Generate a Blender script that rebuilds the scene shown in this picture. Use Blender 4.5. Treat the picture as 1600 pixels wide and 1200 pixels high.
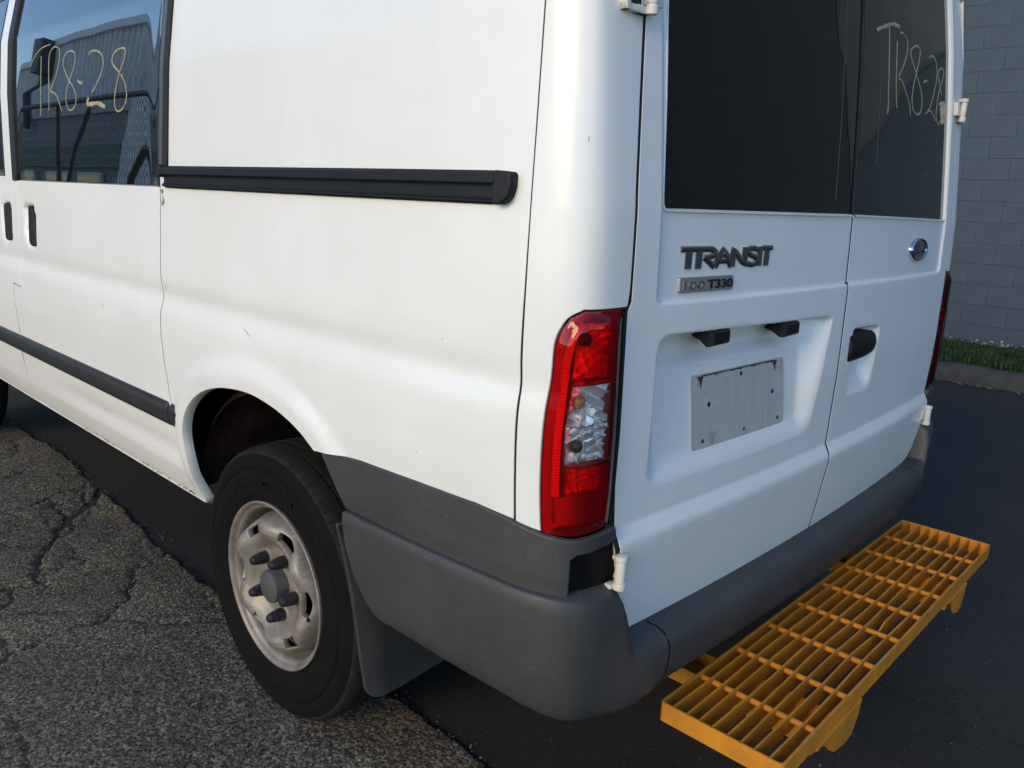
import bpy, bmesh, math, random
import numpy as np
from mathutils import Matrix, Vector
from mathutils.geometry import delaunay_2d_cdt
random.seed(7); RNG = np.random.default_rng(7)
for o in list(bpy.data.objects): bpy.data.objects.remove(o)
SC_ = bpy.context.scene; COL = SC_.collection
R = math.radians
# ------------------------------------------------------------------ camera, sky, sun, exposure
cam = bpy.data.cameras.new('camera'); camo = bpy.data.objects.new('camera', cam); COL.objects.link(camo)
cam.sensor_width = 36; cam.lens = 36*1248.7/1600; cam.clip_end = 2000; cam.clip_start = .02
yaw, pit, rol = .8214, .2271, .0443
f = np.array([math.sin(yaw)*math.cos(pit), math.cos(yaw)*math.cos(pit), -math.sin(pit)])
r0 = np.array([math.cos(yaw), -math.sin(yaw), 0]); u0 = np.cross(r0, f)
rr = r0*math.cos(rol)+u0*math.sin(rol); uu = -r0*math.sin(rol)+u0*math.cos(rol)
M = Matrix(((rr[0], uu[0], -f[0], -.9147), (rr[1], uu[1], -f[1], -.7154), (rr[2], uu[2], -f[2], 1.3331), (0, 0, 0, 1)))
camo.matrix_world = M; SC_.camera = camo
SUN_EL, SUN_AZ = 21, -93          # azimuth from +Y towards +X
wd = bpy.data.worlds.new('World'); SC_.world = wd; wd.use_nodes = True
nt = wd.node_tree; bg = nt.nodes['Background']; sk = nt.nodes.new('ShaderNodeTexSky'); sk.sky_type = 'NISHITA'
sk.sun_disc = False; sk.sun_elevation = R(SUN_EL); sk.sun_rotation = R(SUN_AZ); sk.air_density = 1.0; sk.dust_density = 0.0; sk.ozone_density = 3
nt.links.new(sk.outputs[0], bg.inputs[0]); bg.inputs[1].default_value = .15
sl = bpy.data.lights.new('sun', 'SUN'); sl.energy = 1.12; sl.angle = R(24); sl.color = (1, .715, .35)
so = bpy.data.objects.new('sun', sl); COL.objects.link(so)
sd = Vector((math.sin(R(SUN_AZ))*math.cos(R(SUN_EL)), math.cos(R(SUN_AZ))*math.cos(R(SUN_EL)), math.sin(R(SUN_EL))))
so.rotation_euler = sd.to_track_quat('Z', 'Y').to_euler(); so.location = (-4, 4, 6)
vs = SC_.view_settings; vs.view_transform = 'Standard'; vs.look = 'None'; vs.gamma = 1; vs.exposure = .97; vs.use_curve_mapping = False

# ------------------------------------------------------------------ materials
def mat(name, col, rough=.5, metal=0, coat=0, coat_rough=.05, spec=.5, noise=None, bump=None, emis=None):
    """noise=(scale, amount, detail[,second colour]); bump=(scale, strength, dist)"""
    m = bpy.data.materials.new(name); m.use_nodes = True; n = m.node_tree.nodes; L = m.node_tree.links
    b = n['Principled BSDF']; b.inputs['Base Color'].default_value = (*col, 1); b.inputs['Roughness'].default_value = rough
    b.inputs['Metallic'].default_value = metal; b.inputs['Coat Weight'].default_value = coat; b.inputs['Coat Roughness'].default_value = coat_rough
    b.inputs['Specular IOR Level'].default_value = spec
    tc = n.new('ShaderNodeTexCoord')
    if noise:
        t = n.new('ShaderNodeTexNoise'); t.inputs['Scale'].default_value = noise[0]; t.inputs['Detail'].default_value = noise[2]; t.inputs['Roughness'].default_value = .62
        L.new(tc.outputs['Object'], t.inputs['Vector'])
        rp = n.new('ShaderNodeValToRGB'); rp.color_ramp.elements[0].position = .3; rp.color_ramp.elements[1].position = .72
        c2 = noise[3] if len(noise) > 3 else tuple(c*(1-noise[1]) for c in col)
        rp.color_ramp.elements[0].color = (*c2, 1); rp.color_ramp.elements[1].color = (*col, 1)
        L.new(t.outputs['Fac'], rp.inputs[0]); L.new(rp.outputs[0], b.inputs['Base Color'])
    if bump:
        t = n.new('ShaderNodeTexNoise'); t.inputs['Scale'].default_value = bump[0]; t.inputs['Detail'].default_value = 5
        L.new(tc.outputs['Object'], t.inputs['Vector'])
        bp = n.new('ShaderNodeBump'); bp.inputs['Strength'].default_value = bump[1]; bp.inputs['Distance'].default_value = bump[2]
        L.new(t.outputs['Fac'], bp.inputs['Height']); L.new(bp.outputs[0], b.inputs['Normal'])
    return m
def nd(m, typ, **kw):
    x = m.node_tree.nodes.new(typ)
    for k, v in kw.items():
        if k in x.inputs: x.inputs[k].default_value = v
        else: setattr(x, k, v)
    return x
def ramp(m, stops):
    x = m.node_tree.nodes.new('ShaderNodeValToRGB'); e = x.color_ramp.elements
    while len(e) < len(stops): e.new(.5)
    for q, (p, c) in zip(e, stops): q.position = p; q.color = (*c, 1) if len(c) == 3 else c
    return x
def mixc(m, a, b, fac, mode='MIX'):
    x = m.node_tree.nodes.new('ShaderNodeMix'); x.data_type = 'RGBA'; x.blend_type = mode; L = m.node_tree.links
    for s, i in ((a, 6), (b, 7)):
        if hasattr(s, 'links'): L.new(s, x.inputs[i])
        else: x.inputs[i].default_value = (*s, 1)
    if hasattr(fac, 'links'): L.new(fac, x.inputs[0])
    else: x.inputs[0].default_value = fac
    return x.outputs[2]

def paint_mat():
    m = mat('white_paint', (.80, .79, .765), rough=.42, coat=.40, coat_rough=.16)
    n, L = m.node_tree.nodes, m.node_tree.links; b = n['Principled BSDF']; tc = n.new('ShaderNodeTexCoord')
    t = nd(m, 'ShaderNodeTexNoise', Scale=2.3, Detail=6.0, Roughness=.7); L.new(tc.outputs['Object'], t.inputs['Vector'])
    r = ramp(m, [(.35, (.765, .755, .725)), (.65, (.81, .80, .78))]); L.new(t.outputs['Fac'], r.inputs[0])
    # sparse specks of road grime
    v = nd(m, 'ShaderNodeTexVoronoi', Scale=38.0, feature='F1'); L.new(tc.outputs['Object'], v.inputs['Vector'])
    r2 = ramp(m, [(.0, (1, 1, 1)), (.050, (1, 1, 1)), (.075, (0, 0, 0))]); L.new(v.outputs['Distance'], r2.inputs[0])
    sep = n.new('ShaderNodeSeparateColor'); L.new(v.outputs['Color'], sep.inputs[0])
    g = nd(m, 'ShaderNodeMath', operation='GREATER_THAN'); g.inputs[1].default_value = .86; L.new(sep.outputs[0], g.inputs[0])
    mu = nd(m, 'ShaderNodeMath', operation='MULTIPLY'); L.new(g.outputs[0], mu.inputs[0]); L.new(r2.outputs[0], mu.inputs[1])
    mu2 = nd(m, 'ShaderNodeMath', operation='MULTIPLY'); mu2.inputs[1].default_value = .55; L.new(mu.outputs[0], mu2.inputs[0])
    c = mixc(m, r.outputs[0], (.20, .17, .14), mu2.outputs[0])
    # dust film low on the body, vertical streaks
    mp = nd(m, 'ShaderNodeMapping'); mp.inputs['Scale'].default_value = (26, 26, 1.2); L.new(tc.outputs['Object'], mp.inputs[0])
    t3 = nd(m, 'ShaderNodeTexNoise', Scale=1.0, Detail=4.0); L.new(mp.outputs[0], t3.inputs['Vector'])
    r3 = ramp(m, [(.56, (0, 0, 0)), (.85, (.07, .07, .07))]); L.new(t3.outputs['Fac'], r3.inputs[0])
    c = mixc(m, c, (.50, .46, .38), r3.outputs[0])
    sx = n.new('ShaderNodeSeparateXYZ'); L.new(tc.outputs['Object'], sx.inputs[0])
    mr = nd(m, 'ShaderNodeMapRange'); mr.inputs[1].default_value = .44; mr.inputs[2].default_value = .78; mr.inputs[3].default_value = .30; mr.inputs[4].default_value = 0
    L.new(sx.outputs[2], mr.inputs[0])
    t4 = nd(m, 'ShaderNodeTexNoise', Scale=9.0, Detail=8.0, Roughness=.75); L.new(tc.outputs['Object'], t4.inputs['Vector'])
    mm = nd(m, 'ShaderNodeMath', operation='MULTIPLY'); L.new(mr.outputs[0], mm.inputs[0]); L.new(t4.outputs['Fac'], mm.inputs[1])
    c = mixc(m, c, (.42, .38, .30), mm.outputs[0])
    L.new(c, b.inputs['Base Color'])
    rr_ = ramp(m, [(.3, (.36,)*3), (.7, (.5,)*3)]); L.new(t4.outputs['Fac'], rr_.inputs[0]); L.new(rr_.outputs[0], b.inputs['Roughness'])
    # slight panel waviness (orange peel)
    bt = nd(m, 'ShaderNodeTexNoise', Scale=3.0, Detail=1.0); L.new(tc.outputs['Object'], bt.inputs['Vector'])
    bp = nd(m, 'ShaderNodeBump', Strength=.10, Distance=.02); L.new(bt.outputs['Fac'], bp.inputs['Height']); L.new(bp.outputs[0], b.inputs['Coat Normal'])
    return m
WHITE = paint_mat()
BLACKIN = mat('dark_cavity', (.012, .012, .012), .9)
RUBBER = mat('black_rubber', (.014, .014, .015), .55, spec=.3)
BLACKPL = mat('black_plastic', (.008, .008, .009), .5, spec=.3, bump=(900, .12, .001))
def clad_mat():
    m = mat('grey_plastic', (.075, .077, .082), .52)
    n, L = m.node_tree.nodes, m.node_tree.links; b = n['Principled BSDF']; tc = n.new('ShaderNodeTexCoord')
    t = nd(m, 'ShaderNodeTexNoise', Scale=5.0, Detail=9.0, Roughness=.72); L.new(tc.outputs['Object'], t.inputs['Vector'])
    r = ramp(m, [(.3, (.034, .034, .036)), (.7, (.056, .054, .053))]); L.new(t.outputs['Fac'], r.inputs[0])
    mp = nd(m, 'ShaderNodeMapping'); mp.inputs['Scale'].default_value = (9, 9, 60); mp.inputs['Rotation'].default_value = (.3, .15, 0); L.new(tc.outputs['Object'], mp.inputs[0])
    t2 = nd(m, 'ShaderNodeTexNoise', Scale=2.0, Detail=6.0, Roughness=.8); L.new(mp.outputs[0], t2.inputs['Vector'])
    r2 = ramp(m, [(.60, (0, 0, 0)), (.78, (.45,)*3)]); L.new(t2.outputs['Fac'], r2.inputs[0])
    c = mixc(m, r.outputs[0], (.17, .165, .16), r2.outputs[0])
    v = nd(m, 'ShaderNodeTexNoise', Scale=130.0, Detail=2.0); L.new(tc.outputs['Object'], v.inputs['Vector'])
    r3 = ramp(m, [(.70, (0, 0, 0)), (.78, (.5,)*3)]); L.new(v.outputs['Fac'], r3.inputs[0])
    c = mixc(m, c, (.16, .155, .15), r3.outputs[0]); L.new(c, b.inputs['Base Color'])
    bt = nd(m, 'ShaderNodeTexNoise', Scale=700.0, Detail=2.0); L.new(tc.outputs['Object'], bt.inputs['Vector'])
    bp = nd(m, 'ShaderNodeBump', Strength=.15, Distance=.0012); L.new(bt.outputs['Fac'], bp.inputs['Height']); L.new(bp.outputs[0], b.inputs['Normal'])
    return m
CLAD = clad_mat()
TRIM = mat('moulding_plastic', (.026, .027, .029), .5, noise=(8, .25, 6), bump=(800, .1, .001))
MUD = mat('mudflap_rubber', (.040, .037, .037), .7, noise=(9, .4, 7), bump=(60, .1, .003))
def glass_mat():
    m = mat('tinted_glass', (.004, .005, .006), .015, spec=.8)
    n, L = m.node_tree.nodes, m.node_tree.links; b = n['Principled BSDF']; tc = n.new('ShaderNodeTexCoord')
    t = nd(m, 'ShaderNodeTexNoise', Scale=210.0, Detail=3.0); L.new(tc.outputs['Object'], t.inputs['Vector'])
    r = ramp(m, [(.66, (.004, .005, .006)), (.8, (.035, .037, .04))]); L.new(t.outputs['Fac'], r.inputs[0]); L.new(r.outputs[0], b.inputs['Base Color'])
    t2 = nd(m, 'ShaderNodeTexNoise', Scale=1.6, Detail=1.0); L.new(tc.outputs['Object'], t2.inputs['Vector'])
    bp = nd(m, 'ShaderNodeBump', Strength=.05, Distance=.02); L.new(t2.outputs['Fac'], bp.inputs['Height']); L.new(bp.outputs[0], b.inputs['Normal'])
    return m
GLASS = glass_mat()
SIDEGLASS = GLASS.copy(); SIDEGLASS.name = 'side_glass_film'; SIDEGLASS.node_tree.nodes['Principled BSDF'].inputs['IOR'].default_value = 2.5
CHALK = mat('wax_marker', (.42, .385, .25), .8, noise=(60, .35, 4))
CHROME = mat('chrome', (.58, .58, .60), .18, metal=1)
DKCHROME = mat('dark_chrome', (.36, .36, .37), .12, metal=1)
BADGEBLUE = mat('badge_enamel', (.010, .014, .035), .12, coat=1)
BADGEPL = mat('badge_satin', (.40, .385, .36), .42, metal=.6)
INK = mat('black_letter', (.01, .01, .01), .4)
ALU = None
def alu_mat():
    m = mat('weathered_aluminium', (.42, .41, .395), .5, metal=.25)
    n, L = m.node_tree.nodes, m.node_tree.links; b = n['Principled BSDF']; tc = n.new('ShaderNodeTexCoord')
    mp = nd(m, 'ShaderNodeMapping'); mp.inputs['Scale'].default_value = (70, 70, 3); L.new(tc.outputs['Object'], mp.inputs[0])
    t = nd(m, 'ShaderNodeTexNoise', Scale=1.0, Detail=5.0); L.new(mp.outputs[0], t.inputs['Vector'])
    r = ramp(m, [(.3, (.50, .485, .46)), (.7, (.57, .555, .53))]); L.new(t.outputs['Fac'], r.inputs[0])
    t2 = nd(m, 'ShaderNodeTexNoise', Scale=22.0, Detail=6.0, Roughness=.7); L.new(tc.outputs['Object'], t2.inputs['Vector'])
    r2 = ramp(m, [(.6, (0, 0, 0)), (.74, (.7,)*3)]); L.new(t2.outputs['Fac'], r2.inputs[0])
    c = mixc(m, r.outputs[0], (.20, .175, .14), r2.outputs[0]); L.new(c, b.inputs['Base Color'])
    return m
ALU = alu_mat()
DIRT = mat('brown_grime', (.07, .05, .035), .9, noise=(80, .5, 5))
TYRE = mat('tyre_rubber', (.0070, .0066, .0066), .85, spec=.12, noise=(14, .35, 7), bump=(300, .25, .001))
TREAD = mat('tyre_tread', (.024, .0215, .019), .9, spec=.15, noise=(30, .4, 8), bump=(220, .4, .0015))
RIM = mat('silver_wheel_paint', (.33, .30, .265), .48, metal=.25, noise=(13, .35, 9, (.15, .118, .092)), bump=(120, .08, .001))
HUBG = mat('hub_cap_plastic', (.085, .08, .082), .55, noise=(20, .3, 5))
NUT = mat('wheel_nut_cap', (.014, .014, .018), .45)
LINER = mat('arch_liner', (.120, .058, .044), .9, spec=.08, noise=(6, .55, 7, (.018, .011, .009)), bump=(25, .4, .01))
UNDER = mat('underbody_black', (.010, .009, .009), .9, spec=.1)
ORANGE = mat('orange_powder_coat', (.64, .25, .016), .5, spec=.3, noise=(13, .3, 9, (.40, .16, .022)), bump=(150, .08, .001))
HINGE = mat('hinge_white', (.74, .71, .66), .45, noise=(40, .2, 6))
# lamp
def trans_mat(name, tint, gloss):
    m = bpy.data.materials.new(name); m.use_nodes = True; n, L = m.node_tree.nodes, m.node_tree.links
    n.remove(n['Principled BSDF']); out = n['Material Output']
    t = n.new('ShaderNodeBsdfTransparent'); t.inputs[0].default_value = (*tint, 1)
    g = n.new('ShaderNodeBsdfGlossy'); g.inputs['Roughness'].default_value = gloss
    fr = n.new('ShaderNodeFresnel'); fr.inputs[0].default_value = 1.49
    mx = n.new('ShaderNodeMixShader'); L.new(fr.outputs[0], mx.inputs[0]); L.new(t.outputs[0], mx.inputs[1]); L.new(g.outputs[0], mx.inputs[2]); L.new(mx.outputs[0], out.inputs[0])
    return m
REDLENS = trans_mat('red_lens', (.97, .022, .018), .03)
CLEARLENS = trans_mat('clear_lens', (.90, .91, .92), .03)
LAMPBASE = mat('lamp_housing', (.36, .13, .13), .5)
LAMPGREY = mat('lamp_bowl', (.88, .88, .89), .34, metal=.75)
LAMPRIM = mat('lamp_rim_smoke', (.5, .2, .2), .4)
LAMPWH = mat('lamp_reflector', (.95, .90, .90), .4, metal=.35)
LAMPDK = mat('lamp_bulb_shade', (.05, .04, .035), .4)
AMBER = mat('bulb_amber', (.45, .18, .06), .25)
# ------------------------------------------------------------------ object helpers
def link(o, parent=None):
    COL.objects.link(o)
    if parent is not None:
        o.parent = parent
        if parent.type == 'EMPTY' and not parent.get('local'): o.matrix_parent_inverse = Matrix.Translation(-parent.location)
    return o
def setp(o, label=None, cat=None, group=None, kind=None):
    for k, v in (('label', label), ('category', cat), ('group', group), ('kind', kind)):
        if v: o[k] = v
    return o
def empty(name, loc=(0, 0, 0)):
    o = bpy.data.objects.new(name, None); o.location = loc; o.empty_display_size = .2; COL.objects.link(o); return o
def mesh_obj(name, V, F, m, parent=None, smooth=True, normals=None):
    me = bpy.data.meshes.new(name); V = np.asarray(V, float)
    me.from_pydata(V.tolist(), [], [tuple(int(i) for i in q) for q in F])
    for mm in (m if isinstance(m, (list, tuple)) else [m]): me.materials.append(mm)
    if smooth: me.polygons.foreach_set('use_smooth', [True]*len(me.polygons))
    me.update()
    if normals is not None: me.normals_split_custom_set_from_vertices(np.asarray(normals, float).tolist())
    o = bpy.data.objects.new(name, me); 
    return link(o, parent)
def fast_grid(name, P, m, parent=None, flip=False, closeu=False, normals=None, smooth=True):
    """P: (nu,nv,3) grid of points"""
    nu, nv = P.shape[:2]; idx = np.arange(nu*nv).reshape(nu, nv)
    if closeu: idx = np.concatenate([idx, idx[:1]], 0)
    a, b, c, d = idx[:-1, :-1].ravel(), idx[1:, :-1].ravel(), idx[1:, 1:].ravel(), idx[:-1, 1:].ravel()
    Q = np.stack([a, b, c, d] if not flip else [d, c, b, a], 1)
    me = bpy.data.meshes.new(name); V = P.reshape(-1, 3)
    me.vertices.add(len(V)); me.vertices.foreach_set('co', V.astype(np.float32).ravel())
    me.loops.add(Q.size); me.loops.foreach_set('vertex_index', Q.astype(np.int32).ravel())
    me.polygons.add(len(Q)); me.polygons.foreach_set('loop_start', np.arange(0, Q.size, 4, dtype=np.int32))
    if smooth: me.polygons.foreach_set('use_smooth', np.ones(len(Q), bool))
    me.update(calc_edges=True); me.validate()
    for mm in (m if isinstance(m, (list, tuple)) else [m]): me.materials.append(mm)
    if normals is not None: me.normals_split_custom_set_from_vertices(normals.reshape(-1, 3).tolist())
    return link(bpy.data.objects.new(name, me), parent)
class MB:
    """collects simple solids into one mesh"""
    def __init__(s): s.bm = bmesh.new(); s.T = Matrix.Identity(4)
    def _a(s, vs, fs):
        b = [s.bm.verts.new(s.T @ Vector(v)) for v in vs]
        for q in fs:
            try: s.bm.faces.new([b[i] for i in q])
            except ValueError: pass
        return s
    def box(s, a, b):
        x0, y0, z0 = a; x1, y1, z1 = b
        return s._a([(x0,y0,z0),(x1,y0,z0),(x1,y1,z0),(x0,y1,z0),(x0,y0,z1),(x1,y0,z1),(x1,y1,z1),(x0,y1,z1)],
                    [(0,3,2,1),(4,5,6,7),(0,1,5,4),(1,2,6,5),(2,3,7,6),(3,0,4,7)])
    def tube(s, pts, r, n=8, cap=True):
        pts = [Vector(p) for p in pts]; rings = []
        rs = r if isinstance(r, (list, tuple)) else [r]*len(pts)
        for i, p in enumerate(pts):
            t = (pts[min(i+1, len(pts)-1)]-pts[max(i-1, 0)]).normalized()
            up = Vector((0, 0, 1)) if abs(t.z) < .9 else Vector((0, 1, 0))
            a = t.cross(up).normalized(); b = a.cross(t)
            rings.append([p+(a*math.cos(k*2*math.pi/n)+b*math.sin(k*2*math.pi/n))*rs[i] for k in range(n)])
        vs = [v for q in rings for v in q]; fs = []
        for i in range(len(pts)-1):
            for k in range(n): fs.append((i*n+k, i*n+(k+1) % n, (i+1)*n+(k+1) % n, (i+1)*n+k))
        if cap: fs += [tuple(range(n-1, -1, -1)), tuple((len(pts)-1)*n+k for k in range(n))]
        return s._a([tuple(v) for v in vs], fs)
    def prism(s, poly, axis, a, b):
        """poly 2D in the plane normal to axis (0,1,2), extruded from a to b"""
        n = len(poly)
        def P(p, h):
            v = [0, 0, 0]; o = [i for i in range(3) if i != axis]; v[o[0]], v[o[1]], v[axis] = p[0], p[1], h; return tuple(v)
        vs = [P(p, a) for p in poly]+[P(p, b) for p in poly]
        return s._a(vs, [tuple(range(n))[::-1], tuple(range(n, 2*n))]+[(i, (i+1) % n, n+(i+1) % n, n+i) for i in range(n)])
    def done(s, name, m, parent=None, bevel=0, seg=2, smooth=True):
        bmesh.ops.recalc_face_normals(s.bm, faces=s.bm.faces)
        if bevel:
            es = [e for e in s.bm.edges if len(e.link_faces) == 2 and e.calc_face_angle(0) > .5]
            bmesh.ops.bevel(s.bm, geom=es, offset=bevel, segments=seg, profile=.6, affect='EDGES', clamp_overlap=True)
        me = bpy.data.meshes.new(name); s.bm.to_mesh(me); s.bm.free()
        for mm in (m if isinstance(m, (list, tuple)) else [m]): me.materials.append(mm)
        if smooth:
            me.polygons.foreach_set('use_smooth', [True]*len(me.polygons))
            me.set_sharp_from_angle(angle=R(38))
        o = bpy.data.objects.new(name, me); return link(o, parent)
# ------------------------------------------------------------------ 2D helpers
def resample(poly, step, closed=True):
    P = np.asarray(poly, float); Q = np.concatenate([P, P[:1]]) if closed else P; out = []
    for a, b in zip(Q[:-1], Q[1:]):
        n = max(1, int(math.ceil(np.hypot(*(b-a))/step)))
        out += [a+(b-a)*k/n for k in range(n)]
    if not closed: out.append(Q[-1])
    return np.array(out)
def rounded(poly, rad, seg=6):
    P = [np.asarray(p, float) for p in poly]; out = []; n = len(P)
    rads = rad if isinstance(rad, (list, tuple)) else [rad]*n
    for i in range(n):
        a, b, c = P[i-1], P[i], P[(i+1) % n]; r = rads[i]
        if r <= 0: out.append(b); continue
        u, v = (a-b), (c-b); lu, lv = np.hypot(*u), np.hypot(*v); u /= lu; v /= lv
        t = min(r, lu*.48, lv*.48); p, q = b+u*t, b+v*t
        for k in range(seg+1):
            w = k/seg; out.append((1-w)**2*p+2*w*(1-w)*b+w*w*q)
    return np.array(out)
def catmull(P, n=8, closed=False):
    P = np.asarray(P, float)
    Q = np.concatenate([P[-1:], P, P[:2]]) if closed else np.concatenate([2*P[:1]-P[1:2], P, 2*P[-1:]-P[-2:-1]])
    out = []; t = np.linspace(0, 1, n, endpoint=False)[:, None]
    for i in range(len(Q)-3):
        a, b, c, d = Q[i:i+4]
        out.append(.5*((2*b)+(c-a)*t+(2*a-5*b+4*c-d)*t*t+(3*b-a-3*c+d)*t**3))
    out = np.concatenate(out); return out if closed else np.concatenate([out, P[-1:]])
def inpoly(Q, poly):
    x, y = Q[:, 0], Q[:, 1]; r = np.zeros(len(Q), bool); j = len(poly)-1
    for i in range(len(poly)):
        xi, yi = poly[i]; xj, yj = poly[j]
        if yi != yj:
            c = ((yi > y) != (yj > y)) & (x < (xj-xi)*(y-yi)/(yj-yi)+xi); r ^= c
        j = i
    return r
def dist_poly(Q, poly, closed=True):
    P = np.asarray(poly, float); A = P; B = np.roll(P, -1, 0)
    if not closed: A, B = P[:-1], P[1:]
    d = np.full(len(Q), 1e9)
    for a, b in zip(A, B):
        ab = b-a; l = ab@ab
        t = np.clip(((Q-a)@ab)/max(l, 1e-12), 0, 1); e = Q-a-t[:, None]*ab; d = np.minimum(d, np.hypot(e[:, 0], e[:, 1]))
    return d
def area(P): x, y = np.asarray(P).T; return .5*np.sum(x*np.roll(y, -1)-np.roll(x, -1)*y)
def patch(name, outline, fn, m, parent=None, step=.012, holes=(), hem=.014, hem_holes=None, rnd=.0014, bstep=None, inset=0., step2=None, feats=()):
    """triangulated patch over a 2D outline; fn(u,v,d)->xyz arrays; rolled edge of depth hem"""
    bstep = bstep or step
    loops = []
    for k, q in enumerate([outline]+list(holes)):
        q = resample(q, bstep)
        if (area(q) > 0) != (k == 0): q = q[::-1]
        if inset:
            t = np.roll(q, -1, 0)-np.roll(q, 1, 0); t /= np.hypot(t[:, 0], t[:, 1])[:, None]+1e-12; q = q-np.stack([t[:, 1], -t[:, 0]], 1)*inset
        loops.append(q)
    O = loops[0]; lo, hi = O.min(0), O.max(0)
    us = np.arange(lo[0]+step*.5, hi[0], step); vv = np.arange(lo[1]+.5*(step2 or step), hi[1], step2 or step)
    G = np.stack(np.meshgrid(us, vv, indexing='ij'), -1); G[1::2, :, 1] += (step2 or step)*.25; G = G.reshape(-1, 2)
    k = inpoly(G, O)
    for h in loops[1:]: k &= ~inpoly(G, h)
    G = G[k]; mn = np.full(len(G), 1e9)
    for q in loops: mn = np.minimum(mn, dist_poly(G, q))
    FL = []
    for fl in feats:      # feature lines: rows of vertices along creases
        q = resample(fl, bstep, False); ok = inpoly(q, O) & (dist_poly(q, O) > .35*bstep)
        for h in loops[1:]: ok &= ~inpoly(q, h)
        run = []
        for p, w in zip(q, ok):
            if w: run.append(p)
            if (not w) and run:
                if len(run) > 1: FL.append(np.array(run))
                run = []
        if len(run) > 1: FL.append(np.array(run))
    G = G[mn > .45*min(step, step2 or step)]
    for fl in FL:
        lo_, hi_ = fl.min(0)-step, fl.max(0)+step; k = np.all((G > lo_) & (G < hi_), 1); d_ = np.full(len(G), 1e9); d_[k] = dist_poly(G[k], fl, False); G = G[d_ > .0022]
    V2 = list(map(tuple, np.concatenate(loops).tolist()))+list(map(tuple, G.tolist()))
    E = []; o = 0
    for q in loops: E += [(o+i, o+(i+1) % len(q)) for i in range(len(q))]; o += len(q)
    o = len(V2)
    for fl in FL: V2 += list(map(tuple, fl.tolist())); E += [(o+i, o+i+1) for i in range(len(fl)-1)]; o += len(fl)
    r = delaunay_2d_cdt([Vector(v) for v in V2], E, [], 0, 1e-7)
    U = np.array([tuple(v) for v in r[0]]); T = np.array([t for t in r[2] if len(t) == 3])
    c = U[T].mean(1); k = inpoly(c, O)
    for h in loops[1:]: k &= ~inpoly(c, h)
    T = T[k]
    a = U[T]; ar = (a[:, 1, 0]-a[:, 0, 0])*(a[:, 2, 1]-a[:, 0, 1])-(a[:, 2, 0]-a[:, 0, 0])*(a[:, 1, 1]-a[:, 0, 1])
    T[ar < 0] = T[ar < 0][:, ::-1]
    def nrm(u, v):
        h = .0015
        du = fn(u+h, v, 0.)-fn(u-h, v, 0.); dv = fn(u, v+h, 0.)-fn(u, v-h, 0.); n = np.cross(du, dv); return n/(np.linalg.norm(n, axis=-1, keepdims=True)+1e-12)
    V = fn(U[:, 0], U[:, 1], 0.); N = nrm(U[:, 0], U[:, 1]); V = [V]; NN = [N]; F = T.tolist(); base = len(U)
    hems = [hem]+list(hem_holes if hem_holes is not None else [hem]*(len(loops)-1))
    for q, hd in zip(loops, hems):
        if not hd: continue
        n = len(q); t = np.roll(q, -1, 0)-np.roll(q, 1, 0); t /= np.hypot(t[:, 0], t[:, 1])[:, None]+1e-12; ow = np.stack([t[:, 1], -t[:, 0]], 1)
        n0 = nrm(q[:, 0], q[:, 1]); p0 = fn(q[:, 0], q[:, 1], 0.); q1 = q+ow*rnd; p1 = fn(q1[:, 0], q1[:, 1], -rnd); p2 = fn(q1[:, 0], q1[:, 1], -hd)
        tg = np.roll(p0, -1, 0)-np.roll(p0, 1, 0); tg /= np.linalg.norm(tg, axis=1, keepdims=True)+1e-12
        on = np.cross(tg, n0); on /= np.linalg.norm(on, axis=1, keepdims=True)+1e-12
        nm = on*.85+n0*.5; nm /= np.linalg.norm(nm, axis=1, keepdims=True)
        V += [p0, p1, p2]; NN += [n0, nm, on]
        for i in range(n):
            j = (i+1) % n
            F += [(base+i, base+n+i, base+n+j, base+j), (base+n+i, base+2*n+i, base+2*n+j, base+n+j)]
        base += 3*n
    return mesh_obj(name, np.concatenate(V), F, m, parent, normals=np.concatenate(NN))
CX=.987
# ---- plan curve of the body (left half), s = arc parameter: rear s>0 (~x-.15), corner, side s<0
def _bez(p0,p1,p2,p3,n):
    t=np.linspace(0,1,n)[:,None]
    return (1-t)**3*p0+3*t*(1-t)**2*p1+3*t*t*(1-t)*p2+t**3*p3
def side_x(y):
    y=np.asarray(y,float); q=np.clip((.62-y)/.49,0,None)
    return .020*q**2
K=.042
def rear_y(x): return K*(np.asarray(x,float)-CX)**2-.006
def _plan():
    ys=np.linspace(6.2,.13,900)
    A=np.stack([side_x(ys),ys],1)
    b0=A[-1]; t0=(A[-1]-A[-2]); t0/=np.hypot(*t0)
    xb=.165; b3=np.array([xb,rear_y(xb)]); t3=np.array([1,2*K*(xb-CX)]); t3/=np.hypot(*t3)
    B=_bez(b0,b0+t0*.075,b3-t3*.078,b3,60)
    xs=np.linspace(xb,CX,200); C=np.stack([xs,rear_y(xs)],1)
    P=np.concatenate([A,B[1:],C[1:]])
    d=np.hypot(*np.diff(P,axis=0).T); S=np.concatenate([[0],np.cumsum(d)])
    i3=len(A)+len(B)-2
    S-=S[i3]
    # squarer rear corner than one even curve
    q=np.array([-.9147,-.7154]); P=q+(P-q)*(1-.0115*np.exp(-((S+.092)/.052)**2))[:,None]
    return P,S,S[len(A)-1]
PL,PS,SB=_plan()   # SB = s where side ends (y=.13); s=0 where rear begins (x=.165); PS[-1]=centre
SC=PS[-1]
def plan(s):
    s=np.asarray(s,float); m=s>SC; q=np.where(m,2*SC-s,s)
    x=np.interp(q,PS,PL[:,0]); y=np.interp(q,PS,PL[:,1])
    return np.where(m,2*CX-x,x),y
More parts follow.
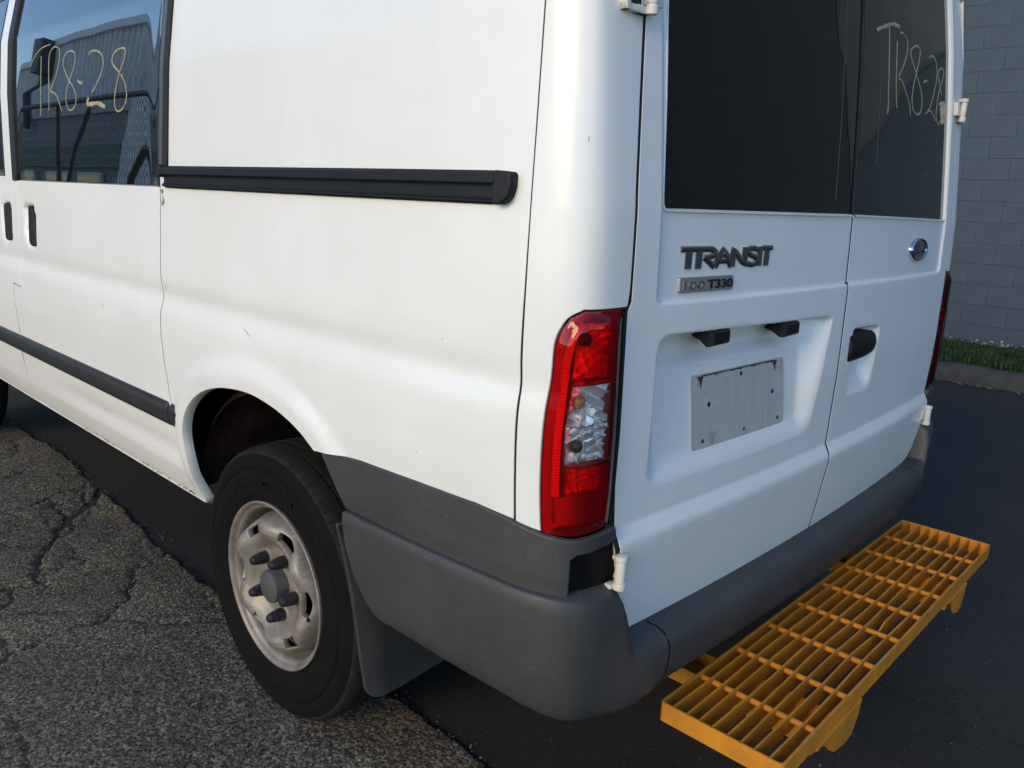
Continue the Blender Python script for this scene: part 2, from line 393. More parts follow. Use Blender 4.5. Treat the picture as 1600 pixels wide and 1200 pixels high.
def plan_n(s):
    h=.004; x0,y0=plan(np.asarray(s)-h); x1,y1=plan(np.asarray(s)+h)
    tx,ty=x1-x0,y1-y0; l=np.hypot(tx,ty); return ty/l,-tx/l
def s_of_y(y): return np.interp(-np.asarray(y,float),-PL[:,1][PS<=SB],PS[PS<=SB])
def s_of_x(x):
    x=np.asarray(x,float); m=x>CX; q=np.where(m,2*CX-x,x)
    k=PS>=SB
    r=np.interp(q,PL[:,0][k],PS[k]); return np.where(m,2*SC-r,r)
def sst(a,b,v):
    t=np.clip((v-a)/(b-a),0,1); return t*t*(3-2*t)
ZS=np.array([[.30,-.10],[.44,-.075],[.47,-.058],[.50,-.046],[.546,-.030],[.625,-.016],[.73,0],[.80,.007],[.87,.0145],[.94,.0185],[.985,.018],[1.005,.0155],[1.022,.0105],[1.036,.0055],[1.05,.0045],[1.065,.0075],[1.085,.0105],[1.12,.0105],[1.18,.007],[1.31,.0],[1.45,-.0045],[1.62,-.011],[1.80,-.030],[1.95,-.07],[2.05,-.12]])
ZR=np.array([[.30,-.06],[.45,-.035],[.55,-.017],[.60,-.008],[.656,.0],[.70,.006],[.735,.0112],[.750,.0128],[.757,.0128],[.764,.0110],[.785,.0005],[.788,-.0012],[.796,-.0008],[.82,.0],[.966,.004],[1.165,.002],[1.24,0],[1.323,-.003],[1.5,-.02],[1.66,-.037],[1.8,-.055],[2.0,-.09],[2.1,-.12]])
def _smooth(T,w):
    z=np.arange(.28,2.12,.002); v=np.interp(z,T[:,0],T[:,1]); n=int(w/.002)|1
    k=np.hanning(n+2)[1:-1]; k/=k.sum(); vp=np.pad(v,n//2,mode='edge'); return z,np.convolve(vp,k,'valid')
_zs,_vs=_smooth(ZS,.03); _zr,_vr=_smooth(ZR,.006)
def off(s,z):
    s=np.asarray(s,float); q=np.where(s>SC,2*SC-s,s)
    w=sst(SB-.12,SB+.14,q)
    a=np.interp(z,_zs,_vs)
    return a*(1-w)+np.interp(z,_zr,_vr)*w
def surf(s,z,d=0.):
    x,y=plan(s); nx,ny=plan_n(s); o=off(s,z)+d
    return np.stack([x+nx*o,y+ny*o,np.asarray(z,float)+0*x],-1)
# ================================================================== ground
def asphalt_mat(name, kind):
    m = mat(name, (.05, .05, .05), .9)
    n, L = m.node_tree.nodes, m.node_tree.links; b = n['Principled BSDF']; tc = n.new('ShaderNodeTexCoord'); O = tc.outputs['Object']
    if kind == 'old':
        v = nd(m, 'ShaderNodeTexVoronoi', Scale=130.0, feature='F1'); L.new(O, v.inputs['Vector'])
        nz = nd(m, 'ShaderNodeTexNoise', Scale=110.0, Detail=5.0, Roughness=.78); L.new(O, nz.inputs['Vector'])
        big = nd(m, 'ShaderNodeTexNoise', Scale=2.2, Detail=7.0, Roughness=.65); L.new(O, big.inputs['Vector'])
        sp = n.new('ShaderNodeSeparateColor'); L.new(v.outputs['Color'], sp.inputs[0])
        st = ramp(m, [(0, (.088, .074, .056)), (.55, (.172, .147, .113)), (1, (.32, .278, .216))]); L.new(sp.outputs[0], st.inputs[0])
        pit = ramp(m, [(.44, (.0, .0, .0)), (.505, (1, 1, 1))]); L.new(nz.outputs['Fac'], pit.inputs[0])
        c = mixc(m, (.016, .0145, .012), st.outputs[0], pit.outputs[0])
        br = ramp(m, [(.28, (.52, .49, .43)), (.5, (.85, .82, .76)), (.72, (1.35, 1.32, 1.24))]); L.new(big.outputs['Fac'], br.inputs[0])
        c = mixc(m, c, br.outputs[0], 1.0, 'MULTIPLY')
        # moss / lichen tint by the seams
        mo = nd(m, 'ShaderNodeTexNoise', Scale=4.5, Detail=6.0, Roughness=.7); L.new(O, mo.inputs['Vector'])
        sx = n.new('ShaderNodeSeparateXYZ'); L.new(O, sx.inputs[0])
        mr = nd(m, 'ShaderNodeMapRange'); mr.inputs[1].default_value = 1.65; mr.inputs[2].default_value = 1.95; L.new(sx.outputs[1], mr.inputs[0])
        mr2 = ramp(m, [(.48, (0, 0, 0)), (.68, (.75,)*3)]); L.new(mo.outputs['Fac'], mr2.inputs[0])
        mm = nd(m, 'ShaderNodeMath', operation='MULTIPLY'); L.new(mr.outputs[0], mm.inputs[0]); L.new(mr2.outputs[0], mm.inputs[1])
        mu = mixc(m, c, (.98, .94, .52), mm.outputs[0], 'MULTIPLY')
        at = nd(m, 'ShaderNodeAttribute'); at.attribute_name = 'crack'
        c = mixc(m, mu, (.012, .011, .010), at.outputs['Fac'])
        L.new(c, b.inputs['Base Color'])
        ad = nd(m, 'ShaderNodeMath', operation='ADD'); L.new(nz.outputs['Fac'], ad.inputs[0])
        ml = nd(m, 'ShaderNodeMath', operation='MULTIPLY'); ml.inputs[1].default_value = -.6; L.new(v.outputs['Distance'], ml.inputs[0]); L.new(ml.outputs[0], ad.inputs[1])
        bp = nd(m, 'ShaderNodeBump', Strength=.9, Distance=.006); L.new(ad.outputs[0], bp.inputs['Height']); L.new(bp.outputs[0], b.inputs['Normal'])
    else:
        nz = nd(m, 'ShaderNodeTexNoise', Scale=170.0, Detail=4.0, Roughness=.7); L.new(O, nz.inputs['Vector'])
        big = nd(m, 'ShaderNodeTexNoise', Scale=1.7, Detail=7.0, Roughness=.6); L.new(O, big.inputs['Vector'])
        r = ramp(m, [(.35, (.0105, .0098, .009)), (.60, (.030, .028, .026)), (.76, (.085, .080, .074))]); L.new(nz.outputs['Fac'], r.inputs[0])
        br = ramp(m, [(.3, (.72,)*3), (.72, (1.15,)*3)]); L.new(big.outputs['Fac'], br.inputs[0])
        c = mixc(m, r.outputs[0], br.outputs[0], 1.0, 'MULTIPLY')
        v = nd(m, 'ShaderNodeTexVoronoi', Scale=46.0, feature='F1'); L.new(O, v.inputs['Vector'])
        sp = n.new('ShaderNodeSeparateColor'); L.new(v.outputs['Color'], sp.inputs[0])
        g = nd(m, 'ShaderNodeMath', operation='GREATER_THAN'); g.inputs[1].default_value = .80; L.new(sp.outputs[0], g.inputs[0])
        rd = ramp(m, [(.0, (.6,)*3), (.09, (.6,)*3), (.15, (0, 0, 0))]); L.new(v.outputs['Distance'], rd.inputs[0])
        mu = nd(m, 'ShaderNodeMath', operation='MULTIPLY'); L.new(g.outputs[0], mu.inputs[0]); L.new(rd.outputs[0], mu.inputs[1])
        c = mixc(m, c, (.17, .16, .15), mu.outputs[0]); L.new(c, b.inputs['Base Color'])
        bp = nd(m, 'ShaderNodeBump', Strength=.6, Distance=.004); L.new(nz.outputs['Fac'], bp.inputs['Height']); L.new(bp.outputs[0], b.inputs['Normal'])
        b.inputs['Roughness'].default_value = .82
    return m
OLD = asphalt_mat('worn_asphalt', 'old'); NEW = asphalt_mat('dark_asphalt', 'new')
def vnoise(x, y, f, seed):
    r = np.random.default_rng(seed); T = r.random((64, 64)); X, Y = x*f, y*f; i, j = np.floor(X).astype(int), np.floor(Y).astype(int); u, v = X-i, Y-j
    u = u*u*(3-2*u); v = v*v*(3-2*v); g = lambda a, b: T[a % 64, b % 64]
    return (g(i, j)*(1-u)+g(i+1, j)*u)*(1-v)+(g(i, j+1)*(1-u)+g(i+1, j+1)*u)*v-.5
CR = {  # surveyed crack lines of the worn slab: (points, half width, depth)
 'A': ([(.318,2.991),(.313,2.938),(.309,2.887),(.225,2.771),(.153,2.696),(.09,2.643),(.012,2.533),(-.064,2.395),(-.097,2.348),(-.136,2.254),(-.167,2.144),(-.203,2.135),(-.282,2.152),(-.6,2.22),(-1.1,2.2)], .010, .016),
 'B': ([(.307,2.972),(.233,2.991),(.118,2.952),(.019,2.882),(-.084,2.909),(-.5,3.1)], .0055, .009),
 'C': ([(.115,2.942),(.092,2.808),(.094,2.674),(.09,2.632)], .006, .010),
 'C2': ([(.229,2.899),(.199,2.793),(.213,2.756),(.298,2.896)], .005, .008),
 'D': ([(.09,2.643),(.064,2.509),(.015,2.488),(.004,2.518)], .005, .010),
 'E': ([(.300,2.30),(.286,2.275),(.293,2.185),(.221,2.05),(.142,2.009),(.095,2.002),(.027,1.876),(-.038,1.794),(-.086,1.749),(-.142,1.736),(-.195,1.737),(-.287,1.729),(-.341,1.729),(-.366,1.733),(-.401,1.699),(-.8,1.66)], .0065, .010),
 'F': ([(.30,1.47),(.133,1.509),(.074,1.548),(.01,1.599),(-.079,1.687),(-.088,1.744)], .007, .007),
 'H': ([(.142,2.009),(.136,2.023),(-.012,2.084),(-.115,2.116),(-.167,2.136)], .005, .008),
 'I': ([(-.203,2.14),(-.247,2.136),(-.296,2.026),(-.317,2.001),(-.338,1.921),(-.348,1.903),(-.45,1.85)], .006, .009),
 'I2': ([(-.327,1.981),(-.289,1.947),(-.226,1.901),(-.175,1.844)], .004, .007),
 'J': ([(-.455,1.393),(-.459,1.323),(-.468,1.263),(-.495,1.174),(-.52,.9)], .004, .006),
 'K': ([(-.44,1.9),(-.367,1.828),(-.358,1.781),(-.366,1.733)], .004, .007),
 'L': ([(.281,2.016),(.286,1.919),(.288,1.845)], .005, .007)}
_rc = np.random.default_rng(31)
for _k in range(26):     # finer hairline cracks wandering over the old slab
    _p = np.array([_rc.uniform(-.6, .28), _rc.uniform(1.5, 4.3)]); _a = _rc.uniform(0, 6.28); _L = [_p]
    for _j in range(int(_rc.integers(6, 18))): _a += _rc.normal(0, .45); _L.append(_L[-1]+.045*np.array([math.cos(_a), math.sin(_a)]))
    CR['h%d' % _k] = ([tuple(q) for q in _L], .0032, .005)
def seam_x(y): return np.interp(y, [-3, .2, .416, .6, .807, 1.2, 1.72, 2.156, 2.496, 3.018, 3.591, 3.908, 4.2, 7, 12], [.30, .303, .305, .317, .315, .27, .237, .25, .286, .315, .36, .33, .345, .34, .34])
def build_old():
    step = .0085; y = np.arange(.0, 4.6, step); nx = 118
    X = np.zeros((nx, len(y))); Y = np.zeros_like(X)
    e = seam_x(y)+.012*vnoise(y*0+3, y, 14, 3)+.010*vnoise(y*0+1, y, 47, 4)
    t = np.linspace(0, 1, nx); X[:] = (-.70+(e+.70)*t[:, None]); Y[:] = y[None]
    wx = X+.030*vnoise(X, Y, 16, 5)+.018*vnoise(X, Y, 47, 6)+.008*vnoise(X, Y, 95, 7); wy = Y+.030*vnoise(X, Y, 16, 8)+.018*vnoise(X, Y, 47, 9)+.008*vnoise(X, Y, 95, 10)
    H = .010*vnoise(X, Y, 1.1, 11)+.005*vnoise(X, Y, 6, 12)+.0025*vnoise(X, Y, 40, 13)+.002*vnoise(X, Y, 90, 14); K = np.zeros_like(X)
    Q = np.stack([wx.ravel(), wy.ravel()], 1)
    for q, (P, w, d) in CR.items():
        P = np.array(P); lo, hi = P.min(0)-.08, P.max(0)+.08; k = np.all((Q > lo) & (Q < hi), 1)
        ds = dist_poly(Q[k], P, False); wv = 1.0*w*(.5+1.5*(vnoise(Q[k][:, 0], Q[k][:, 1], 23, 21)+.5)*.8)
        g = np.exp(-(ds/wv)**2); Hf = H.ravel(); Kf = K.ravel(); Hf[k] -= d*g+.003*np.exp(-(ds/.03)**2); Kf[k] = np.maximum(Kf[k], .85*g**1.9)
    low = 1-np.clip((Y-1.62-.05*vnoise(X, Y, 5, 31)+.25*np.clip(X, -1, 0))/.05, 0, 1)   # the lower, coarser patch
    H = H-.004*low
    ed = np.clip((e[None]-X)/.016, 0, 1); H = H*ed-.016*(1-ed)**1.5+.0
    H = np.where(Y < 1.36, np.minimum(H, .004), H)
    P = np.stack([X, Y, H], -1)
    o = fast_grid('old_asphalt', P, OLD); setp(o, kind='structure')
    a = o.data.attributes.new('crack', 'FLOAT', 'POINT'); a.data.foreach_set('value', np.clip(K.ravel()*.85, 0, 1).astype(np.float32))
    # far part of the worn slab, flat
    V = [(-30,-25,-.006),(.30,-25,-.006),(.303,0,-.006),(-.70,.0,-.002),(-.70,4.6,-.002),(.34,4.6,-.006),(.34,7,-.006),(-30,7,-.006)]
    o2 = mesh_obj('old_asphalt_apron', V, [(0,1,2,3),(0,3,4,7),(4,5,6,7)], OLD, smooth=False); setp(o2, kind='structure')
    setp(mesh_obj('added_bounce_slab', [(-30,7,-.004),(.34,7,-.004),(.34,40,-.004),(-30,40,-.004)], [(0,1,2,3)], mat('bounce_slab_pale', (.46, .44, .40), .9, noise=(2, .2, 7)), smooth=False), kind='structure')  # unseen pale slab, added to bounce sunlight onto the mirrored shed
build_old()
setp(mesh_obj('ground', [(-300,-300,-.016),(300,-300,-.016),(300,300,-.016),(-300,300,-.016)], [(0,1,2,3)], NEW, smooth=False), kind='structure')
# thin crack in the dark asphalt behind the step
def ribbon(name, P, w, z, m, kind='structure'):
    P = np.array(P); t = np.gradient(P, axis=0); t /= np.hypot(t[:, 0], t[:, 1])[:, None]; nrm = np.stack([-t[:, 1], t[:, 0]], 1)
    ww = w*(.5+RNG.random(len(P)))[:, None]; ww[0] = ww[-1] = 0
    V = np.concatenate([np.c_[P+nrm*ww, np.full(len(P), z)], np.c_[P-nrm*ww, np.full(len(P), z)]]); n = len(P)
    return setp(mesh_obj(name, V, [(i, i+1, n+i+1, n+i) for i in range(n-1)], m, smooth=False), kind=kind)
cp = resample([(1.40,-.02),(1.396,-.092),(1.399,-.146),(1.395,-.217),(1.396,-.297)], .012, False); cp = cp+(RNG.random(cp.shape)-.5)*.006
ribbon('asphalt_crack', cp, .0022, -.0152, BLACKIN)
cp = resample([(1.384,-.33),(1.377,-.37),(1.39,-.46),(1.40,-.56)], .012, False); cp = cp+(RNG.random(cp.shape)-.5)*.008
ribbon('asphalt_crack', cp, .0015, -.0152, BLACKIN)
# pebbles along the seam and cracks (uncountable)
def pebbles():
    b = MB(); lines = [(np.stack([seam_x(np.arange(.3, 4, .02)), np.arange(.3, 4, .02)], 1), 230, .03), (np.array(CR['E'][0])[:8], 120, .03), (np.array(CR['A'][0])[2:11], 70, .02), (np.array([(.29,1.5),(.2,1.52),(.1,1.53)]), 50, .02), (np.array([(.9,-.5),(1.6,-.5),(2.2,.1),(1.5,-.1)]), 40, .5), (np.array([(-.3,1.4),(.0,1.2)]), 25, .4)]
    for P, n, sp in lines:
        P = resample(P, .02, False)
        for k in range(n):
            p = P[RNG.integers(len(P))]+RNG.normal(0, sp, 2)*.6; s = .0018+.0035*RNG.random()**2.5; z = (-.003 if p[0] < seam_x(p[1]) else -.0155)
            ic = [(1,0,0),(-1,0,0),(0,1,0),(0,-1,0),(0,0,1),(0,0,-.6)]; a = RNG.random()*6; ca, sa = math.cos(a), math.sin(a); q = .7+.6*RNG.random(3)
            V = [(p[0]+s*(v[0]*ca*q[0]-v[1]*sa*q[1]), p[1]+s*(v[0]*sa*q[0]+v[1]*ca*q[1]), z+s*.5+s*v[2]*.8*q[2]) for v in ic]
            b._a(V, [(0,2,4),(2,1,4),(1,3,4),(3,0,4),(2,0,5),(1,2,5),(3,1,5),(0,3,5)])
    o = b.done('loose_grit', mat('grit_stone', (.16, .15, .13), .9, noise=(50, .5, 3)), smooth=False); setp(o, kind='stuff')
pebbles()
# ================================================================== kerb, grass strip, block wall on the right
KERB = mat('old_concrete', (.075, .071, .065), .9, noise=(6, .55, 9), bump=(60, .5, .006))
def kerb():
    y = np.arange(-8, 9, .05); prof = [(6.53,-.02),(6.535,.055),(6.56,.105),(6.60,.122),(6.74,.118),(6.76,.06)]
    P = np.zeros((len(y), len(prof), 3))
    for j, (x, z) in enumerate(prof): P[:, j] = np.stack([x+.018*vnoise(y, y*0+j, 3, 40)+.010*vnoise(y, y*0+j, 13, 41), y, z+.008*vnoise(y, y*0+j, 9, 42)], -1)
    setp(fast_grid('kerb', P, KERB, flip=True), kind='structure')
    setp(mesh_obj('verge_soil', [(6.75,-8,.09),(8.1,-8,.09),(8.1,9,.09),(6.75,9,.09)], [(0,1,2,3)], mat('soil', (.035, .03, .02), .95), smooth=False), kind='structure')
    # dried silt and leaf scraps in the gutter
    b = MB()
    for k in range(60):
        x, yy, s = 6.50-abs(RNG.normal(0, .04)), RNG.uniform(.2, 1.9), .01+.03*RNG.random(); b._a([(x-s*.4, yy-s, -.013), (x+s*.3, yy-s*.7, -.009), (x+s*.5, yy+s, -.012), (x-s*.3, yy+s*.8, -.007)], [(0,1,2,3)])
    setp(b.done('gutter_litter', mat('dry_leaf', (.20, .16, .10), .9), smooth=False), kind='stuff')
    # grass blades
    n = 26000; V = []; F = []; x = RNG.uniform(6.72, 7.95, n); yy = np.where(RNG.random(n) < .8, RNG.uniform(-.5, 2.4, n), RNG.uniform(-6, 7, n))
    hh = RNG.uniform(.03, .10, n); an = RNG.uniform(0, 6.28, n); ln = RNG.uniform(.01, .07, n); w = RNG.uniform(.0025, .005, n); hh *= .75+.6*(vnoise(x, yy, 5, 50)+.5)
    dx, dy = np.cos(an), np.sin(an)
    V = np.stack([np.stack([x-dy*w, yy+dx*w, x*0+.085], -1), np.stack([x+dy*w, yy-dx*w, x*0+.085], -1), np.stack([x+dx*ln*.4+dy*w*.7, yy+dy*ln*.4-dx*w*.7, .09+hh*.65], -1), np.stack([x+dx*ln*.4-dy*w*.7, yy+dy*ln*.4+dx*w*.7, .09+hh*.65], -1), np.stack([x+dx*ln, yy+dy*ln, .09+hh], -1)], 1).reshape(-1, 3)
    i = np.arange(n)*5; F = np.concatenate([np.stack([i, i+1, i+2, i+3], 1)]).tolist()+np.stack([i+3, i+2, i+4], 1).tolist()
    G = mat('grass_blade', (.026, .072, .012), .6, noise=(7, .6, 5, (.013, .030, .006)))
    o = mesh_obj('grass', V, F, G, smooth=False); setp(o, kind='stuff')
    b = MB()
    for k in range(150):
        x, yy, s = 7.93-abs(RNG.normal(0, .05)), RNG.uniform(-.2, 2.3), .01+.028*RNG.random()**2; z = .13+.05*RNG.random()
        a = RNG.random()*6; c_, s_ = math.cos(a)*s, math.sin(a)*s
        b._a([(x-c_*.3, yy-s_, z), (x+s_*.4, yy-c_*.4, z+s*.7), (x+c_*.4, yy+s_, z+s*.3), (x-s_*.3, yy+c_*.5, z+s*1.1)], [(0,1,2,3)])
    setp(b.done('dry_leaf_litter', mat('pale_leaf', (.46, .44, .40), .85, noise=(30, .4, 3)), smooth=False), kind='stuff')
kerb()
BLOCK = mat('grey_painted_block', (.058, .086, .116), .85, noise=(2.2, .22, 9), bump=(70, .45, .004))  # even blue-grey darkened so the shade on the wall sits in its colour
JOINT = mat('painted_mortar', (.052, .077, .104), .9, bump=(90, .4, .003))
def wall():
    root = setp(empty('block_wall', (8.06, 0, 0)), 'grey painted concrete block wall behind the grass verge', 'wall')
    L, h, g = .40, .2, .0016; x = 8.0; y0, y1 = -2.6, 9.0
    def top(y): return float(np.interp(y, [-2.75, -1.96, -1.58, -1.25, -.65, .5, 1.38, 1.54, 1.75], [2.3, 2.72, 3.0, 3.16, 3.22, 3.26, 3.30, 3.50, 6.2]))
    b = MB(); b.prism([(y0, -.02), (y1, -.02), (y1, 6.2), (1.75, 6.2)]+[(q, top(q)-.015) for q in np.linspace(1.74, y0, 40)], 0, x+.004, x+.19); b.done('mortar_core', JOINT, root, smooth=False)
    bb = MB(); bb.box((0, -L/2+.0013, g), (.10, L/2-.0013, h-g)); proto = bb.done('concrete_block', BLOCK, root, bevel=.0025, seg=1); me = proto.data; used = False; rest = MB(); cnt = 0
    for j in range(0, 31):
        z = j*h-.09; off_ = (L/2 if j % 2 else 0)+.07
        for i in range(-8, 24):
            y = i*L+off_
            if y < y0+L or y > y1-L or z+h > top(y-L/2)+.02: continue
            px = RNG.normal(0, .0009)
            if -.6 < y < 2.6 and z < 4.4:
                if not used: o = proto; used = True
                else: o = proto.copy(); link(o, root)
                o.location = (x-.0+px, y, z); cnt += 1
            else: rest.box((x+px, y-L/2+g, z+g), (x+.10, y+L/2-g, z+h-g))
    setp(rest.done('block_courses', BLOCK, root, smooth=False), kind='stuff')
    Y = np.linspace(1.72, y0, 60); P = [top(q) for q in Y]
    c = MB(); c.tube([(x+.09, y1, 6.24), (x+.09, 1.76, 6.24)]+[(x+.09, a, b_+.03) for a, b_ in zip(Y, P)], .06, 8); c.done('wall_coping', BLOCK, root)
wall()
# ================================================================== THE VAN
VAN = setp(empty('van', (.987, 2.2, 0)), 'white panel van seen close from its rear left corner, two glazed back doors', 'van')
SM = lambda s: 2*SC-s
def fsurf(d0=0., relief=None):
    def fn(u, v, d):
        d = d+d0
        if relief is not None: d = d+relief(u, v)
        return surf(u, v, d)
    return fn
# --- inner dark shell behind all gaps
def shell():
    s = np.concatenate([np.linspace(-5.2, SB-.1, 110), np.linspace(SB-.08, 2*SC-SB+.08, 70), np.linspace(2*SC-SB+.1, 2*SC+5.2, 60)]); z = np.linspace(.56, 1.98, 30)
    S, Z = np.meshgrid(s, z, indexing='ij'); o = fast_grid('inner_shell', surf(S, Z, -.075), BLACKIN, VAN)
    bm = bmesh.new(); bm.from_mesh(o.data)
    for q in [q for q in bm.faces if q.calc_center_median().z < .96 and any(abs(q.calc_center_median().y-yc) < .50 for yc in (.989, 4.289)) and abs(q.calc_center_median().x-.987) > .8]: bm.faces.remove(q)
    bm.to_mesh(o.data); bm.free()
shell()
ARCH = np.array([(-1.432,.455),(-1.424,.52),(-1.415,.594),(-1.409,.671),(-1.375,.735),(-1.325,.784),(-1.259,.824),(-1.181,.852),(-1.096,.869),(-.991,.876),(-.884,.862),(-.80,.834),(-.745,.801)])
ARCHC = catmull(ARCH, 5)
def flare(u, v):
    Q = np.stack([np.ravel(u), np.ravel(v)], 1); d = dist_poly(Q, np.concatenate([ARCHC, [(-.64, .69)]]), False).reshape(np.shape(u))
    fade = sst(.455, .60, v)
    return .0155*(1-sst(.028, .085, d))*fade
GAP = .0022
# side panel with wheel arch
out = [(-1.4765, .459)]+[]
poly = np.concatenate([[(-1.396, 1.965), (-1.412, 1.767), (-1.438, 1.378), (-1.4748, 1.374), (-1.4748, .461)], ARCHC, [(-.735, .803), (-.600, .8145), (-.429, .8175), (-.284, .8175), (-.2045, .8105), (-.2045, 1.1), (-.2055, 1.3), (-.2075, 1.47), (-.2105, 1.62), (-.2135, 1.965)]])
patch('rear_quarter_panel', poly, fsurf(relief=flare), WHITE, VAN, step=.017, bstep=.013, hem=.028)
# rear corner panel (left) and its mirror
corner = np.concatenate([[(-.2085, 1.965), (-.2055, 1.62), (-.2025, 1.47), (-.2005, 1.3), (-.1975, 1.1), (-.1975, .8085), (-.154, .8015)],
   catmull([(-.1565,.81),(-.1595,.874),(-.1595,.947),(-.157,1.010),(-.151,1.065),(-.149,1.115),(-.142,1.139),(-.1285,1.160),(-.105,1.1735)], 5), [(-.0235, 1.1745), (-.0195, 1.20), (-.0155, 1.352), (-.006, 1.50), (.003, 1.61), (.011, 1.75), (.022, 1.965)]])
for mir in (0, 1):
    q = corner.copy()
    if mir: q[:, 0] = SM(q[:, 0])
    patch('corner_panel', q, fsurf(), WHITE, VAN, step=.014, bstep=.012, hem=.02)
def seal(name, line, w, d, m=None, n=40):
    P = resample(line, .012, False); t = np.gradient(P, axis=0); t /= np.hypot(t[:, 0], t[:, 1])[:, None]; nr = np.stack([-t[:, 1], t[:, 0]], 1)*w; dd = d(P[:, 0], P[:, 1]) if callable(d) else d
    A, B = P+nr, P-nr; return fast_grid(name, np.stack([surf(A[:, 0], A[:, 1], dd), surf(B[:, 0], B[:, 1], dd)], 1), m or RUBBER, VAN)
GAPM = mat('gap_seal', (.008, .008, .008), .8)
seal('gap_seal', [(-1.479, .465), (-1.479, 1.33)], .010, -.0018, GAPM)
seal('gap_seal', [(-.201, .80), (-.201, 1.1), (-.203, 1.3), (-.2055, 1.47), (-.209, 1.62), (-.212, 1.96)], .009, -.0014, GAPM)
seal('gap_seal', [(-2.759, .465), (-2.7597, .55), (-2.713, .63), (-2.67, .73), (-2.663, .82), (-2.663, .95), (-2.663, 1.05), (-2.660, 1.19), (-2.659, 1.32)], .009, -.0014, GAPM)
seal('gap_seal', [(-2.892, .465), (-2.847, .551), (-2.837, .644), (-2.796, .727), (-2.75, .95), (-2.744, .978), (-2.739, 1.049), (-2.725, 1.143), (-2.7285, 1.302), (-2.739, 1.96)], .009, -.0014, GAPM)
seal('gap_seal', [(-2.663, .944), (-2.75, .951)], .009, -.0014, GAPM)
# --- sliding door
hs = np.array([(-2.608,1.247),(-2.490,1.252),(-2.465,1.20),(-2.462,1.105),(-2.49,1.09),(-2.572,1.09),(-2.603,1.17)]); hsr = rounded(hs, .03)
def door_relief(u, v):
    Q = np.stack([np.ravel(u), np.ravel(v)], 1); d = np.where(inpoly(Q, hsr), dist_poly(Q, hsr), 0).reshape(np.shape(u))
    lower = -.006*np.exp(-(((v-.60)-.0*u)/.035)**2)*sst(-2.66, -2.2, u)   # shallow swage near the sill
    return -.024*sst(0, .022, d)+lower
poly = [(-1.4832, .461), (-1.4832, 1.3235), (-2.640, 1.3205), (-2.657, 1.3205), (-2.6575, 1.19), (-2.66, 1.05), (-2.66, .95), (-2.66, .82), (-2.667, .73), (-2.71, .63), (-2.757, .55), (-2.757, .461)]
patch('sliding_door', poly, fsurf(relief=door_relief), WHITE, VAN, step=.016, bstep=.013, hem=.02)
def slab(name, poly, d0, d1, m, parent, step=.02, rad=0., relief=None):
    """solid strip following the body: front face at d1, edges down to d0"""
    P = rounded(poly, rad) if rad else np.asarray(poly, float)
    return patch(name, P, fsurf(d1, relief), m, parent, step=step, bstep=step, hem=d1-d0, rnd=min(.003, (d1-d0)*.3))
sg = slab('door_window', [(-2.659, 1.3255), (-1.494, 1.3285), (-1.464, 1.775), (-1.45, 1.965), (-2.666, 1.965)], -.03, -.0045, SIDEGLASS, VAN, .010, relief=lambda u, v: .0016*np.exp(-((u+1.485)/.034)**2)-.0012*np.exp(-((u+2.66)/.04)**2))
slab('window_seal', [(-2.70, 1.323), (-2.6615, 1.3215), (-2.668, 1.965), (-2.712, 1.965)], -.02, .003, RUBBER, VAN, .03)
slab('window_seal', [(-1.491, 1.3285), (-1.4815, 1.3285), (-1.470, 1.375), (-1.449, 1.64), (-1.424, 1.965), (-1.447, 1.965), (-1.461, 1.775)], -.02, -.0005, RUBBER, VAN, .03)
slab('window_seal', [(-1.474, 1.374), (-1.447, 1.374), (-1.420, 1.767), (-1.405, 1.965), (-1.432, 1.965), (-1.455, 1.64)], -.02, .004, mat('seal_grey', (.075, .077, .082), .4), VAN, .03)
slab('window_seal', [(-1.4465, 1.376), (-1.428, 1.376), (-1.404, 1.767), (-1.389, 1.965), (-1.4045, 1.965), (-1.419, 1.767)], -.02, .0075, RUBBER, VAN, .03)
# handle grips
def grip(s0, s1, z0, z1, lab=None):
    P = rounded([(s0+.008, z1), (s1-.030, z1+.004), (s1-.010, z0+.05), (s1, z0), (s0+.045, z0-.004), (s0, z1-.06)], .02)
    return slab('door_handle', P, -.030, .004, BLACKPL, VAN, .008, relief=lambda u, v: -.014*((u-(s0+s1)/2)/(s1-s0)*2)**2)
grip(-2.565, -2.474, 1.106, 1.234)
# B pillar strip (between sliding and front door) and the pillar cover split
patch('door_pillar', [(-2.6645, .461), (-2.762, .461), (-2.7625, .55), (-2.716, .63), (-2.6725, .73), (-2.6655, .82), (-2.6655, .941), (-2.748, .9475), (-2.792, .727), (-2.83, .644), (-2.845, .551), (-2.89, .461)][::-1], fsurf(-.001), WHITE, VAN, step=.016, hem=.02)
patch('pillar_cover', [(-2.6655, .946), (-2.6655, 1.05), (-2.663, 1.19), (-2.6625, 1.319), (-2.704, 1.3215), (-2.716, 1.965), (-2.737, 1.965), (-2.7265, 1.302), (-2.7225, 1.143), (-2.7365, 1.049), (-2.7415, .978), (-2.748, .9525)][::-1], fsurf(0), WHITE, VAN, step=.016, hem=.02)
hf = rounded([(-2.86,1.25),(-2.745,1.25),(-2.733,1.10),(-2.85,1.09)], .03)
def fd_relief(u, v):
    Q = np.stack([np.ravel(u), np.ravel(v)], 1); d = np.where(inpoly(Q, hf), dist_poly(Q, hf), 0).reshape(np.shape(u)); return -.02*sst(0, .02, d)
patch('front_door', [(-2.894, .461), (-2.849, .551), (-2.839, .644), (-2.80, .727), (-2.7525, .9475), (-2.7455, .978), (-2.7405, 1.049), (-2.7275, 1.143), (-2.7305, 1.302), (-2.7415, 1.965), (-2.80, 1.965), (-2.79, 1.335), (-4.20, 1.30), (-4.24, .461)], fsurf(relief=fd_relief), WHITE, VAN, step=.02, hem=.02)
